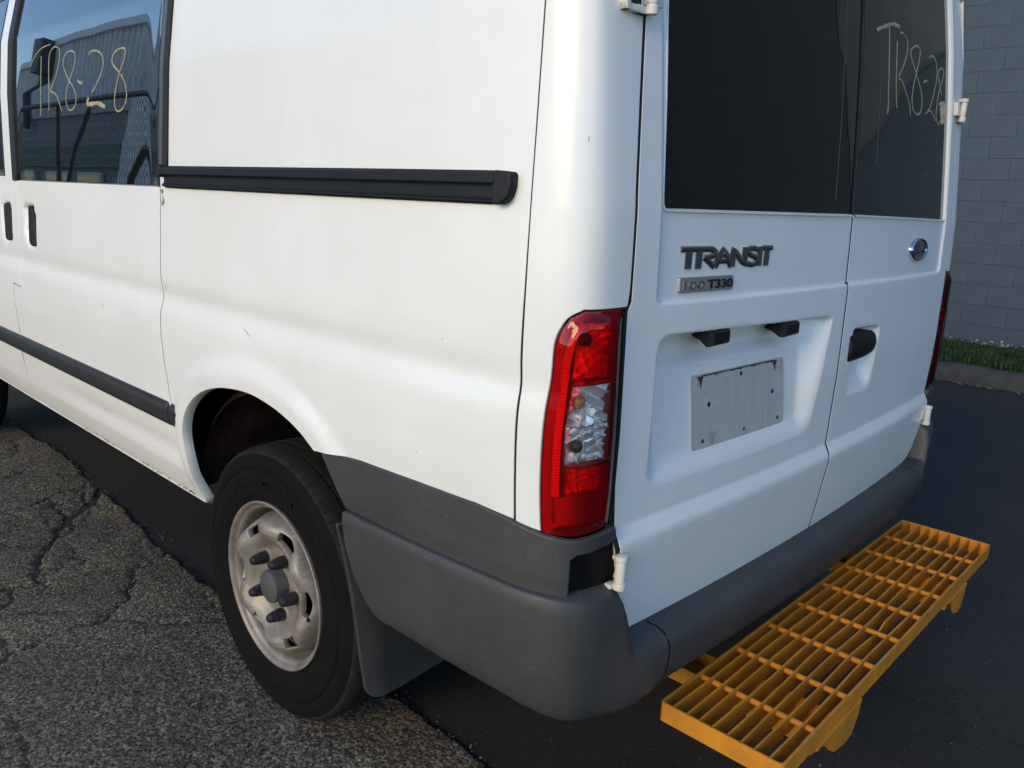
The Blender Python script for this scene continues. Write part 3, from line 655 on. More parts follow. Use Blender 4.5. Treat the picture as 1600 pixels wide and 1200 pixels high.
slab('door_handle', rounded([(-2.813, 1.236), (-2.748, 1.242), (-2.728, 1.11), (-2.80, 1.105)], .02), -.03, .004, BLACKPL, VAN, .01)
slab('door_window', [(-2.803, 1.338), (-2.812, 1.965), (-3.88, 1.965), (-4.18, 1.31)], -.03, -.003, SIDEGLASS, VAN, .04)
slab('window_seal', [(-2.792, 1.335), (-2.802, 1.335), (-2.812, 1.965), (-2.801, 1.965)], -.02, .001, RUBBER, VAN, .04)
# side mouldings
def mould(s0, s1, r=.006):
    z = lambda s: .6805+(s+2.65)*.002
    return slab('side_moulding', rounded([(s0, z(s0)), (s1, z(s1)), (s1, z(s1)+.064), (s0, z(s0)+.064)], r), -.002, .014, TRIM, VAN, .012, relief=lambda u, v: -.009*(np.clip((v-.712)/.033, -1, 1))**4)
mould(-2.655, -1.492, .003); mould(-1.4745, -1.420, .014); mould(-2.785, -2.664, .003); mould(-4.22, -2.80, .003)
# slide rail: upper cover lip, recessed channel, lower lip, end cap
RZ0, RZ1 = 1.326, 1.3745
rail = slab('slide_rail', [(-1.440, RZ0), (-.262, RZ0+.0005), (-.262, RZ1-.001), (-1.440, RZ1)], -.004, .006, BLACKPL, VAN, .02)
def bar(name, s0, s1, z0, z1, d0, d1, m, parent, n=40, dz=0):
    s = np.linspace(s0, s1, n); b = []
    prof = [(z0, d0), (z0, d1-.002), (z0+.002, d1), (z1-.002, d1), (z1, d1-.002), (z1, d0)]
    P = np.zeros((n, len(prof)+2, 3))
    for j, (z, d) in enumerate(prof): P[:, j+1] = surf(s, np.full(n, z), d)
    P[:, 0] = surf(s, np.full(n, z0), d0-.001); P[:, -1] = surf(s, np.full(n, z1), d0-.001)
    o = fast_grid(name, P, m, parent, flip=True)
    me = o.data; me.set_sharp_from_angle(angle=R(35)); return o
bar('rail_cover', -1.437, -.264, 1.3555, 1.3735, .004, .020, BLACKPL, rail)
bar('rail_lower_lip', -1.436, -.262, 1.3270, 1.332, .003, .014, BLACKPL, rail)
bar('rail_groove', -1.436, -.264, 1.331, 1.3355, .003, .012, RUBBER, rail)
slab('rail_end_cap', rounded([(-.263, 1.3735), (-.234, 1.3715), (-.2335, 1.352), (-.239, 1.335), (-.252, 1.3270), (-.263, 1.3270)], [.001, .004, .006, .008, .007, .001]), -.003, .020, BLACKPL, rail, .006)
slab('rail_stop', [(-1.452, 1.352), (-1.438, 1.352), (-1.438, 1.378), (-1.452, 1.376)], -.003, .022, BLACKPL, rail, .008)
# sill flange under the side
def sill():
    s = np.linspace(-4.24, -1.436, 90); P = np.stack([surf(s, np.full_like(s, .461), -.001), surf(s, np.full_like(s, .456), .003), surf(s, np.full_like(s, .450), .002), surf(s, np.full_like(s, .448), -.01), surf(s, np.full_like(s, .46), -.05)], 1)
    fast_grid('sill_flange', P, WHITE, VAN, flip=True)
    b = MB()
    for k in range(26):   # chipped paint on the sill edge
        q = -1.50-.9*RNG.random()**1.8; z = .458+.012*RNG.random(); w = .003+.010*RNG.random(); h = .002+.003*RNG.random(); p = surf(np.array([q-w, q, q+w*.7, q+.2*w]), np.array([z, z-h, z+h*.4, z+h]), .0012); b._a([tuple(x) for x in p], [(0, 1, 2, 3)])
    setp(b.done('paint_chips', mat('rust_chip', (.05, .028, .02), .9), VAN, smooth=False), kind='stuff')
    b = MB()
    for k in range(16):   # grime under the rail joint
        q = -1.474+.022*RNG.random(); z = 1.318-.035*RNG.random()**2; w = .0012+.002*RNG.random(); h = .003+.007*RNG.random(); p = surf(np.array([q-w, q, q+w, q+.2*w]), np.array([z, z-h, z-h*.3, z+h*.4]), .0010); b._a([tuple(x) for x in p], [(0, 1, 2, 3)])
    setp(b.done('rust_marks', mat('rust_grime', (.16, .13, .10), .9), VAN, smooth=False), kind='stuff')
sill()
patch('sill_panel', [(-1.52, .457), (-1.437, .457), (-1.433, .50), (-1.445, .530), (-1.52, .500)], fsurf(.0010), WHITE, VAN, step=.012, hem=.004, rnd=.0008)
# --- wheel-house, underbody
def liner(yc, mir):
    a = np.linspace(R(-8), R(163 if yc < 2 else 188), 150); prof = [(.066, .432), (.080, .452), (.16, .462), (.20, .452), (.215, .455), (.42, .455), (.45, .44)]
    P = np.zeros((len(a), len(prof), 3))
    for j, (x, r) in enumerate(prof): P[:, j] = np.stack([np.full_like(a, (1.974-x) if mir else x), yc+(r+(.007*np.sin(a*19)-.006*(np.abs(np.sin(a*4.2+j*.02)) > .985) if .1 < x < .43 else 0))*np.cos(a), np.maximum(.40+r*np.sin(a)*1.02, .475)], -1)
    fast_grid('arch_liner', P, LINER, VAN)
    b = MB(); x = 1.974-.44 if mir else .44; b.prism([(yc+.455*math.cos(t), .46+.40*math.sin(t)) for t in np.linspace(0, math.pi, 18)], 0, x, x+.01)
    for k in range(5):   # pressed ribs and a seam on the inner wheel-house
        yy = yc-.30+.155*k; hh = .38+.46*math.sqrt(max(0, 1-((yy-yc+.03)/.47)**2)); xo = -.022 if not mir else .022
        b.box((min(x+xo, x+.002), yy, .47), (max(x+xo, x+.002), yy+.055, hh))
    b.box((x-.03 if not mir else x, yc-.42, .62), (x+.01 if not mir else x+.04, yc+.42, .635))
    b.done('wheel_house', LINER, VAN, bevel=.004)
for mir in (0, 1): liner(.989, mir); liner(4.289, mir)
b = MB(); b.box((.30, .10, .50), (1.67, 4.6, .58)); b.box((.50, .12, .40), (.60, 4.5, .52)); b.box((1.37, .12, .40), (1.47, 4.5, .52))
b.tube([(.16, .989, .345), (1.81, .989, .345)], .055, 12); b.tube([(.93, .85, .34), (.93, 1.15, .34)], [.12, .14], 14); b.tube([(.98, 1.1, .36), (.98, 3.4, .42)], .04)
b.box((.62, 1.7, .28), (1.2, 2.6, .45)); b.tube([(1.55, .2, .40), (1.55, 2.2, .36)], .035); b.box((.35, .08, .44), (1.62, .16, .52)); b.box((.20, 1.6, .42), (.30, 3.4, .50))
b.done('underbody', UNDER, VAN)
# --- right side, roof, nose (plain, for other viewpoints)
def far_side():
    s = np.linspace(2*SC-SB-.002+.0, 2*SC+4.27, 120); z = np.concatenate([[.45], np.linspace(.461, 1.31, 34), np.linspace(1.33, 1.965, 18)]); S, Z = np.meshgrid(s, z, indexing='ij'); P = surf(S, Z, 0)
    o = fast_grid('right_side_panel', P, WHITE, VAN); me = o.data; bm = bmesh.new(); bm.from_mesh(me)
    for q in [q for q in bm.faces if any(math.hypot(q.calc_center_median().y-yc, q.calc_center_median().z-.42) < .45 for yc in (.989, 4.289))]: bm.faces.remove(q)
    bm.to_mesh(me); bm.free()
    for a, b_ in ((4.15, 3.05), (2.65, 1.5)): slab('door_window', [(SM(-a), 1.34), (SM(-a), 1.92), (SM(-b_), 1.92), (SM(-b_), 1.34)], -.01, .003, GLASS, VAN, .05)
    # left panels forward of the front door and the nose loft
    secs = [(4.20, .0, 1.965, .0), (4.52, .02, 1.60, .03), (4.82, .06, 1.22, .05), (5.07, .14, 1.08, .08), (5.23, .32, .95, .16)]
    P = []
    for y, ins, zt, b0 in secs:
        x0, x1 = ins, 1.974-ins; P.append([(x0+.05, y, .30+b0*.5), (x0, y, .62), (x0+.01, y, min(1.10, zt-.06)), (x0+.05, y, zt-.03), (x0+.2, y, zt), (.987, y, zt+.03), (x1-.2, y, zt), (x1-.05, y, zt-.03), (x1-.01, y, min(1.10, zt-.06)), (x1, y, .62), (x1-.05, y, .30+b0*.5)])
    P = np.array(P); fast_grid('nose', P, WHITE, VAN, flip=True)
    mesh_obj('front_face', P[-1], [tuple(range(11))], CLAD, VAN, smooth=False)
    A = .5*P[0]+.5*P[1]; mesh_obj('windscreen', np.concatenate([P[0][3:8]*.92+P[1][3:8]*.08, P[1][3:8]*.9+P[2][3:8]*.1])+[0, .015, .02], [(i, i+1, i+6, i+5) for i in range(4)], GLASS, VAN)
far_side()
def roof():
    s = np.concatenate([np.linspace(-4.27, SB, 60), np.linspace(SB+.02, SM(SB)-.02, 50), np.linspace(SM(SB), 2*SC+4.27, 60)])
    R0 = surf(s, np.full_like(s, 1.963), 0); R1 = surf(s, np.full_like(s, 2.02), -.03); R2 = surf(s, np.full_like(s, 2.045), -.14); R2[:, 2] = 2.05; P = np.stack([R0, R1, R2], 1); fast_grid('roof_rail', P, WHITE, VAN)
    mesh_obj('roof', R2, [tuple(range(len(s)))], WHITE, VAN, smooth=False)
roof()
# ================================================================== rear doors
LX = lambda s: s    # s measured along the rear skin
UP = rounded([(.0545, 2.3), (.0545, 1.1715), (SM(.0545), 1.1715), (SM(.0545), 2.3)], [0, .022, .022, 0])
PLATE = rounded([(.060, 1.120), (.752, 1.107), (.694, .835), (.060, .838)], [.045, .020, .035, .05], 8)
HAND = rounded([(.876, 1.066), (1.076, 1.060), (1.052, .888), (.880, .892)], [.02, .012, .022, .02], 6)
def edge_d(Q, P):
    return np.where(inpoly(Q, P), dist_poly(Q, P), -1)
def hp(u, v, a, b):   # signed distance inside of the directed edge a->b (inside on the right hand)
    dx, dy = b[0]-a[0], b[1]-a[1]; l = math.hypot(dx, dy); return ((u-a[0])*dy-(v-a[1])*dx)/l
def rear_relief(u, v):
    sh = np.shape(u); Q = np.stack([np.ravel(u), np.ravel(v)], 1)
    d = np.where(inpoly(Q, UP), dist_poly(Q, UP), 0).reshape(sh); r = -.0065*sst(0, .0055, d)
    # number plate recess: deep under the top ledge, running out at the foot, wide slope on the right
    din = np.where(inpoly(Q, PLATE), dist_poly(Q, PLATE), 0).reshape(sh)
    top = hp(u, v, (.060, 1.120), (.752, 1.107)); rgt = hp(u, v, (.752, 1.107), (.694, .835)); bot = hp(u, v, (.694, .835), (.060, .838)); lft = hp(u, v, (.060, .838), (.060, 1.120))
    fl = np.clip(.018+(v-.86)*.135, .004, .06)+.018*sst(1.040, 1.068, v)
    w = sst(-.002, .014, top)*sst(0, .060+.016*np.clip((v-.85)/.25, 0, 1), rgt)*sst(0, .048, lft)*sst(0, .055, bot)
    r = r-np.where(din > 0, fl*w*sst(0, .008, din), 0)
    dh = np.where(inpoly(Q, HAND), dist_poly(Q, HAND), 0).reshape(sh)
    top = hp(u, v, (.876, 1.066), (1.076, 1.060)); rgt = hp(u, v, (1.076, 1.060), (1.052, .888)); bot = hp(u, v, (1.052, .888), (.880, .892)); lft = hp(u, v, (.880, .892), (.876, 1.066))
    fl = np.clip(.022+(v-.89)*.14, .004, .05); w = sst(-.002, .016, top)*sst(0, .046, rgt)*sst(0, .022, lft)*sst(0, .05, bot)
    r = r-np.where(dh > 0, fl*w*sst(0, .006, dh), 0)
    return r
RL = lambda q: np.array([[SM(a), b] for a, b in q])
LE = [(-.0115, 1.20), (-.0070, 1.352), (.003, 1.50), (.012, 1.61), (.020, 1.75), (.031, 1.965)]
WL = rounded([(.079, 1.965), (.0655, 1.50), (.0585, 1.3265), (.8068, 1.3300), (.8068, 1.20)], [0, 0, .016, .006, 0], 6)
left = np.concatenate([[(.050, .557), (.40, .5535), (.8068, .5480), (.8068, 1.1)], WL[::-1], LE[::-1], [(-.0120, 1.18), (-.0205, 1.165), (-.0235, 1.10), (-.0205, .90), (-.0095, .800), (-.0075, .765), (.005, .70), (.020, .62)]])
def off_in(P, d):
    P = np.asarray(P); t = np.roll(P, -1, 0)-np.roll(P, 1, 0); t /= np.hypot(t[:, 0], t[:, 1])[:, None]+1e-12; n = np.stack([-t[:, 1], t[:, 0]], 1); n = n if area(P) > 0 else -n
    return P+n*d
FEAT = []
for d_ in (.0002, .0028, .0054): q = off_in(resample(UP, .02), d_); FEAT.append(np.concatenate([q, q[:1]]))
for d_ in (.0002, .006, .012): q = off_in(resample(PLATE, .012), d_); FEAT.append(np.concatenate([q, q[:1]]))
for d_ in (.0002, .006): q = off_in(resample(HAND, .008), d_); FEAT.append(np.concatenate([q, q[:1]]))
for z_ in (.7365, .7475, .7515, .757, .7615, .7665, .784, .7885, .793): FEAT.append(np.array([(-.03, z_), (1.68, z_)]))
for z_ in (1.052, 1.064): FEAT.append(np.array([(.07, z_), (.74, z_)]))
patch('rear_door', left, fsurf(relief=rear_relief), WHITE, VAN, step=.0075, bstep=.006, hem=.022, rnd=.0009, feats=FEAT)
right = RL(left); right[:, 0] = right[:, 0]
right[right[:, 0] > 1.2] += 0
rb = [(.8178, .548), (1.22, .5535), (1.52, .5575), (1.612, .5745), (1.648, .62), (1.6635, .70), (1.655, .765)]
right = np.concatenate([[(.8178, .5480)], rb[1:], RL([(-.0095, .800), (-.0205, .90), (-.0235, 1.10), (-.0205, 1.165), (-.0120, 1.18)]), RL(LE), RL(WL)[:-2], [(.8178, 1.330), (.8178, 1.1)]])
patch('rear_door', right, fsurf(relief=rear_relief), WHITE, VAN, step=.0085, bstep=.007, hem=.022, rnd=.0009, feats=FEAT)
GD = lambda u, v: rear_relief(u, v)-.0010
seal('gap_seal', [(.8123, .552), (.8123, 1.334), (.8170, 1.42), (.8275, 1.55), (.854, 1.96)], .011, GD, GAPM)
for mir in (0, 1):
    q = np.array([(.005, .69), (-.0085, .765), (-.0105, .80), (-.0215, .90), (-.024, 1.10), (-.0225, 1.17), (-.0170, 1.20), (-.0127, 1.352), (-.003, 1.50), (.006, 1.61), (.014, 1.75), (.025, 1.96)])
    seal('gap_seal', RL(q) if mir else q, .012, -.0010, GAPM)
def bead(line):
    P = resample(line, .008, False); t = np.gradient(P, axis=0); t /= np.hypot(t[:, 0], t[:, 1])[:, None]; nr = np.stack([-t[:, 1], t[:, 0]], 1); rows = []
    for w, d in ((.0045, -.0075), (.0020, -.0015), (.0, -.0012), (-.0028, -.0090)): q = P+nr*w; rows.append(surf(q[:, 0], q[:, 1], d))
    o = fast_grid('window_bead', np.stack(rows, 1), WHITE, VAN); o.data.set_sharp_from_angle(angle=R(50))
WB = rounded([(.0790, 1.965), (.0655, 1.50), (.0585, 1.3265), (.8060, 1.3300)], [0, 0, .016, 0], 6)
bead(WB[::-1]); bead(RL(WB)*np.array([1, 1]) if False else np.array([[SM(a), b_] for a, b_ in WB if a < .80]+[[.8186, 1.330]]))
# back windows: flush black glass, with black print band and a rubber edge
REL = lambda u, v: -.0065+0*u
wl = rounded([(.0825, 1.965), (.0690, 1.50), (.0620, 1.3305), (.8095, 1.3340), (.8235, 1.55), (.850, 1.965)], [0, 0, .014, .003, 0, 0], 6)
wr = rounded([(SM(.0825), 1.965), (SM(.0690), 1.50), (SM(.0620), 1.3305), (.8140, 1.3340), (.8280, 1.55), (.8545, 1.965)], [0, 0, .014, .003, 0, 0], 6)
RW1 = patch('rear_window', wl, fsurf(-.0085), GLASS, VAN, step=.03, bstep=.02, hem=.02)
RW2 = patch('rear_window', wr, fsurf(-.0085), GLASS, VAN, step=.03, bstep=.02, hem=.02)
for q, p in ((wl, RW1), (wr, RW2)):
    pass
def stroke(name, lines, d, w, m, parent, n=6, wv=.0):
    """wax marker strokes lying on the glass"""
    V = []; F = []; b = 0
    for L in lines:
        P = catmull(np.array(L), n) if len(L) > 2 else np.array(L); t = np.gradient(P, axis=0); t /= np.hypot(t[:, 0], t[:, 1])[:, None]+1e-9; nr = np.stack([-t[:, 1], t[:, 0]], 1)
        ww = (w*(.75+.6*RNG.random(len(P))*1.0))[:, None]; k = len(P); A, B = P+nr*ww, P-nr*ww
        V.append(surf(A[:, 0], A[:, 1], d)); V.append(surf(P[:, 0], P[:, 1], d+.0012)); V.append(surf(B[:, 0], B[:, 1], d))
        F += [(b+i, b+i+1, b+k+i+1, b+k+i) for i in range(k-1)]+[(b+k+i, b+k+i+1, b+2*k+i+1, b+2*k+i) for i in range(k-1)]; b += 3*k
    return mesh_obj(name, np.concatenate(V), F, m, parent)
T1=[(-2.482,1.694),(-2.436,1.723),(-2.374,1.742),(-2.291,1.747)]; T2=[(-2.375,1.718),(-2.373,1.658),(-2.374,1.594),(-2.383,1.532)]
R1=[(-2.302,1.546),(-2.294,1.609),(-2.3,1.678),(-2.296,1.716),(-2.268,1.733),(-2.231,1.734),(-2.205,1.718),(-2.208,1.685),(-2.234,1.644),(-2.282,1.606)]
R2=[(-2.282,1.605),(-2.232,1.591),(-2.206,1.566),(-2.184,1.538)]
E1=[(-2.103,1.617),(-2.154,1.658),(-2.17,1.685),(-2.144,1.708),(-2.097,1.71),(-2.069,1.695),(-2.073,1.666),(-2.103,1.635),(-2.128,1.609),(-2.145,1.578),(-2.135,1.549),(-2.108,1.539),(-2.069,1.551),(-2.06,1.578),(-2.077,1.602),(-2.109,1.624)]
D1=[(-2.041,1.621),(-2.023,1.614),(-2.0,1.612)]
A1=[(-1.959,1.69),(-1.935,1.696),(-1.892,1.692),(-1.855,1.675),(-1.849,1.644),(-1.886,1.608),(-1.931,1.582)]; A2=[(-1.957,1.57),(-1.971,1.553),(-1.94,1.55),(-1.891,1.55),(-1.833,1.537)]
E2=[(-1.725,1.621),(-1.771,1.643),(-1.784,1.661),(-1.764,1.68),(-1.721,1.685),(-1.696,1.678),(-1.701,1.654),(-1.725,1.627),(-1.754,1.587),(-1.768,1.555),(-1.762,1.529),(-1.737,1.522),(-1.703,1.535),(-1.685,1.559),(-1.694,1.592),(-1.72,1.618)]
for nm, L, w in (('T', [T1, T2], .0018), ('R', [R1, R2], .0020), ('8', [E1], .0021), ('-', [D1], .004), ('2', [A1, A2], .0024), ('8', [E2], .0025)):
    stroke('marker_character', L, -.0042, w, CHALK, sg)
stroke('marker_smear', [A2], -.0041, .0055, CHALK, sg)
for L, w in (([[(.925,1.748),(.956,1.759),(1.015,1.776),(1.051,1.784),(1.086,1.785)]], .0042), ([[(1.016,1.769),(1.017,1.707),(1.016,1.638),(1.019,1.59),(1.013,1.572)]], .0022),
   ([[(1.073,1.749),(1.072,1.702),(1.071,1.644),(1.082,1.595)], [(1.089,1.77),(1.113,1.775),(1.143,1.77),(1.156,1.755),(1.151,1.731),(1.123,1.697),(1.087,1.667)], [(1.087,1.664),(1.115,1.662),(1.147,1.642),(1.182,1.614),(1.195,1.588)]], .0022),
   ([[(1.233,1.698),(1.193,1.725),(1.183,1.739),(1.196,1.752),(1.234,1.764),(1.262,1.76),(1.263,1.742),(1.243,1.709),(1.213,1.665),(1.203,1.631),(1.216,1.605),(1.251,1.596),(1.284,1.606),(1.294,1.632),(1.275,1.664),(1.233,1.695)]], .0024),
   ([[(1.297,1.679),(1.314,1.687),(1.336,1.691)]], .003), ([[(1.352,1.751),(1.377,1.761),(1.41,1.759),(1.434,1.742),(1.435,1.707),(1.405,1.664),(1.372,1.625),(1.332,1.605)], [(1.343,1.614),(1.38,1.618),(1.414,1.61),(1.437,1.598)]], .0026),
   ([[(1.494,1.675),(1.462,1.707),(1.453,1.726),(1.473,1.741),(1.501,1.745),(1.513,1.737),(1.498,1.712),(1.465,1.681),(1.448,1.647),(1.442,1.607),(1.481,1.589)]], .0024)):
    stroke('marker_character', L, -.0083, w, CHALK, RW2)
# fine edge lines of the printed band and the glass joint
LINE = mat('glass_edge', (.050, .053, .056), .3)
stroke('print_edge', [[(.716, 1.36), (.730, 1.515), (.751, 1.779), (.765, 1.96)]], -.0084, .0007, LINE, RW1)
stroke('print_edge', [[(.952, 1.45), (.963, 1.68), (.972, 1.96)]], -.0084, .0005, LINE, RW2)
stroke('glass_edge', [[(.8165, 1.336), (.8300, 1.55), (.8565, 1.96)]], -.0080, .0010, mat('ground_glass', (.10, .105, .105), .4), RW2)
# ------------------------------------------------------------------ number plate carrier, lamps over it
def rel_d(s, z): return rear_relief(np.array([s]), np.array([z]))[0]
def plate():
    # measured corners on the recess floor
    c = [(.210, 1.009), (.575, 1.008), (.597, .874), (.236, .885)]
    P = rounded([(.226, 1.021), (.590, 1.021), (.590, .878), (.226, .878)], .012, 5)
    fn = lambda u, v, d: surf(u, v, rear_relief(u, v)*0+floor_d(u, v)+.0035+d)
    def floor_d(u, v): return -np.clip(.018+(v-.86)*.135, .004, .06)
    o = patch('number_plate_carrier', P, fn, ALU, VAN, step=.02, bstep=.01, hem=.006)
    def at(s, z, d): return surf(np.array([s]), np.array([z]), floor_d(np.array([s]), np.array([z]))+.0035+d)[0]
    for s, z, r in ((.283, .962, .0052), (.535, .954, .0052), (.262, .893, .004), (.416, .892, .0036), (.560, .893, .004), (.405, 1.008, .0045), (.243, 1.007, .003), (.573, 1.008, .003), (.575, .900, .0028), (.243, .893, .003)):
        b = MB(); p0, p1 = at(s, z, -.001), at(s, z, .0016); b.tube([p0, p1], r, 10); b.done('screw', DKCHROME if r > .0034 else ALU, o)
    # grime band along the top edge
    b = MB(); V = []; n = 40; ss = np.linspace(.262, .545, n); lo = 1.0185-.0035*RNG.random(n)**2; dd = floor_d(ss, lo)+.0040
    A = surf(ss, np.full(n, 1.0208), floor_d(ss, np.full(n, 1.02))+.0040); B = surf(ss, lo, dd); mesh_obj('plate_grime', np.concatenate([A, B]), [(i, n+i, n+i+1, i+1) for i in range(n-1)], DIRT, o)
    for s in (.257, .548):
        ss = np.array([s-.012, s+.012, s+.005, s+.001, s-.003]); zz = np.array([1.019, 1.019, 1.008, .994, 1.008]); mesh_obj('plate_grime', surf(ss, zz, floor_d(ss, zz)+.0041), [(0, 4, 3, 2, 1)], DIRT, o)
plate()
def plate_lamp(s0, z0):
    """black wedge lamp standing out of the recess floor under its top ledge; back corner drawn to a point"""
    g = lambda a, z, d: surf(np.array([s0+a]), np.array([z0+z]), np.array([d]))[0]
    ring = lambda d, k, q: [g(k, .0305-q, d), g(.0665-q, .0315-q, d), g(.0665-q, .002+q, d), g(k+.003, -.0005+q, d)]
    rows = [[g(.034, .012, -.062), g(.066, .031, -.062), g(.066, .002, -.062), g(.034, .010, -.062)], [g(.024, .017, -.040), g(.0665, .0315, -.040), g(.0665, .002, -.040), g(.026, .006, -.040)], ring(-.010, 0, 0), ring(-.002, .0012, .0012), ring(.003, .006, .005)]
    V = [p for r_ in rows for p in r_]; n = len(rows); F = [(i*4+j, i*4+(j+1) % 4, i*4+4+(j+1) % 4, i*4+4+j) for i in range(n-1) for j in range(4)]+[(n*4-4, n*4-3, n*4-2, n*4-1)]
    b = MB(); b._a([tuple(v) for v in V], F); b.done('number_plate_lamp', BLACKPL, VAN)
plate_lamp(.2235, 1.0835); plate_lamp(.5060, 1.0765)
# right door handle
def rear_handle():
    P = rounded([(.866, 1.049), (.985, 1.049), (1.043, 1.042), (1.047, .990), (.985, .986), (.866, .982)], [.006, .02, .014, .012, .02, .008], 5)
    slab('rear_handle', P, -.045, .010, BLACKPL, VAN, .008, relief=lambda u, v: -.007*np.clip((u-.95)/.09, 0, 1)**2-.010*((v-1.016)/.032)**2*np.clip(1, 0, 1))
rear_handle()
# ------------------------------------------------------------------ badges
def text_mesh(txt, size=1., ext=.0, bev=0., offset=0.):
    cu = bpy.data.curves.new('t', 'FONT'); cu.body = txt; cu.size = size; cu.extrude = ext; cu.bevel_depth = bev; cu.offset = offset; cu.resolution_u = 4; cu.bevel_resolution = 2
    o = bpy.data.objects.new('t', cu); COL.objects.link(o); dg = bpy.context.evaluated_depsgraph_get(); me = o.evaluated_get(dg).to_mesh()
    V = np.array([v.co[:] for v in me.vertices]); F = [tuple(p.vertices) for p in me.polygons]; o.evaluated_get(dg).to_mesh_clear(); bpy.data.objects.remove(o); return V, F
def glyph(name, txt, box, d0, thick, m, parent, bold=.0, fn=None, wx=None):
    V, F = text_mesh(txt, 1., .05, .02 if bold else 0, bold); lo, hi = V.min(0), V.max(0)
    s0, z0, s1, z1 = box; u = s0+(V[:, 0]-lo[0])/(hi[0]-lo[0])*(s1-s0); v = z0+(V[:, 1]-lo[1])/(hi[1]-lo[1])*(z1-z0); d = d0+(V[:, 2]-lo[2])/(hi[2]-lo[2])*thick
    P = (fn or surf)(u, v, d); o = mesh_obj(name, P, F, m, parent); o.data.set_sharp_from_angle(angle=R(40)); return o
GLINTCHROME = mat('sky_glint_chrome', (.88, .87, .86), .22, metal=.9)  # lighter chrome copy holding the painted sky highlight of the badge letters
def badges():
    root = None
    # word badge: heavy joined letters with sloped edges, sky glint painted on upward ones
    x0, x1, z0, z1 = .1205, .4265, 1.2275, 1.2665; W = x1-x0
    # stroke letters in a unit box (x in 0..1 of the word)
    L = {'T': [[(0, 1), (.135, 1)], [(.072, 1), (.066, 0)]], 'R': [[(.175, 1), (.168, 0)], [(.135, 1), (.30, 1), (.335, .86), (.325, .62), (.24, .50)], [(.235, .50), (.325, .02)]],
         'A': [[(.345, .02), (.425, .96), (.515, .02)], [(.375, .30), (.49, .30)]], 'N': [[(.53, .02), (.535, .97), (.67, .03), (.675, .97)]],
         'S': [[(.815, .93), (.775, 1), (.725, .97), (.705, .80), (.735, .62), (.80, .46), (.825, .28), (.805, .08), (.755, .0), (.70, .10)]], 'I': [[(.855, 1), (.85, 0)]], 'T2': [[(.885, 1), (1, 1)], [(.945, 1), (.94, 0)]]}
    for k, lines in L.items():
        V = []; F = []; b = 0; MI = []
        for q in lines:
            P = np.array(q, float); P = np.stack([x0+P[:, 0]*W, z0+.004+P[:, 1]*(z1-z0-.008)], 1)
            if len(P) > 5: P = catmull(P, 4)
            else: P = resample(P, .01, False)
            t = np.gradient(P, axis=0); t /= np.hypot(t[:, 0], t[:, 1])[:, None]; nr = np.stack([-t[:, 1]*1.75, t[:, 0]*.92], 1); w, wi, h = .0058, .0034, .0062
            P[0] -= t[0]*.003; P[-1] += t[-1]*.003; n = len(P); rings = []
            for off_, d in ((w, -.008), (w, .0012), (wi, h-.004), (-wi, h-.004), (-w, .0012), (-w, -.008)): Q = P+nr*off_; rings.append(surf(Q[:, 0], Q[:, 1], d-.0055))
            e0 = surf(*(P[0]-t[0]*.0012), -.011); V += rings; m_ = len(rings)
            F += [(b+j*n+i, b+j*n+i+1, b+(j+1)*n+i+1, b+(j+1)*n+i) for j in range(m_-1) for i in range(n-1)]; MI += [(1 if (j == 1 and t[i][0] > .75) or (j == 3 and t[i][0] < -.75) else 0) for j in range(m_-1) for i in range(n-1)]+[1 if t[0][1] < -.7 else 0, 1 if t[-1][1] > .7 else 0]
            F += [tuple(b+j*n for j in range(m_)), tuple(b+j*n+n-1 for j in range(m_))[::-1]]; b += m_*n
        o = mesh_obj('badge_letter', np.concatenate(V), F, [DKCHROME, GLINTCHROME], VAN); o.data.polygons.foreach_set('material_index', MI); o.data.set_sharp_from_angle(angle=R(30))
    pl = patch('model_plaque', rounded([(.1185, 1.1895), (.2865, 1.1895), (.2865, 1.2125), (.1185, 1.2125)], .003), fsurf(-.0015), BADGEPL, VAN, step=.01, bstep=.006, hem=.008, rnd=.002)
    glyph('plaque_text', '100', (.127, 1.1930, .190, 1.2080), -.0016, .0014, CHROME, pl)
    glyph('plaque_text', 'T330', (.2000, 1.1925, .2835, 1.2090), -.0016, .0014, INK, pl, .012)
    # oval emblem on the right door
    cx_, cz, a, b_ = 1.327, 1.2455, .083*.92, .0325
    def ov(u, v, d): return surf(cx_+u*a, cz+v*b_, d-.0045)
    th = np.linspace(0, 2*math.pi, 49)[:-1]; prof = [(1.0, -.010), (1.0, .003), (.97, .0065), (.90, .0085), (.83, .0072), (.80, .0045)]
    P = np.stack([ov(r*np.cos(th), r*np.sin(th), np.full_like(th, d)) for r, d in prof], 1); em = fast_grid('oval_emblem', P, CHROME, VAN, flip=True, closeu=True)
    P = np.stack([ov(r*np.cos(th), r*np.sin(th), np.full_like(th, d)) for r, d in ((.81, .0048), (.5, .0062), (.001, .0068))], 1); fast_grid('emblem_field', P, BADGEBLUE, em, flip=True, closeu=True)
    V = []; F = []; b = 0
    F_ = [[(-.62,.18),(-.56,.42),(-.30,.46),(-.05,.36),(-.02,.44)], [(-.30,.44),(-.36,.0),(-.50,-.36),(-.62,-.28)], [(-.46,.02),(-.22,.06)], [(-.10,-.02),(-.18,-.2),(-.06,-.3),(.04,-.12),(-.04,.0),(.10,-.06)], [(.12,.02),(.10,-.28)], [(.10,-.06),(.20,.02),(.26,-.02)], [(.52,-.04),(.40,.02),(.34,-.16),(.42,-.29),(.52,-.14)], [(.60,.46),(.55,.1),(.52,-.2),(.60,-.3),(.68,-.18)]]
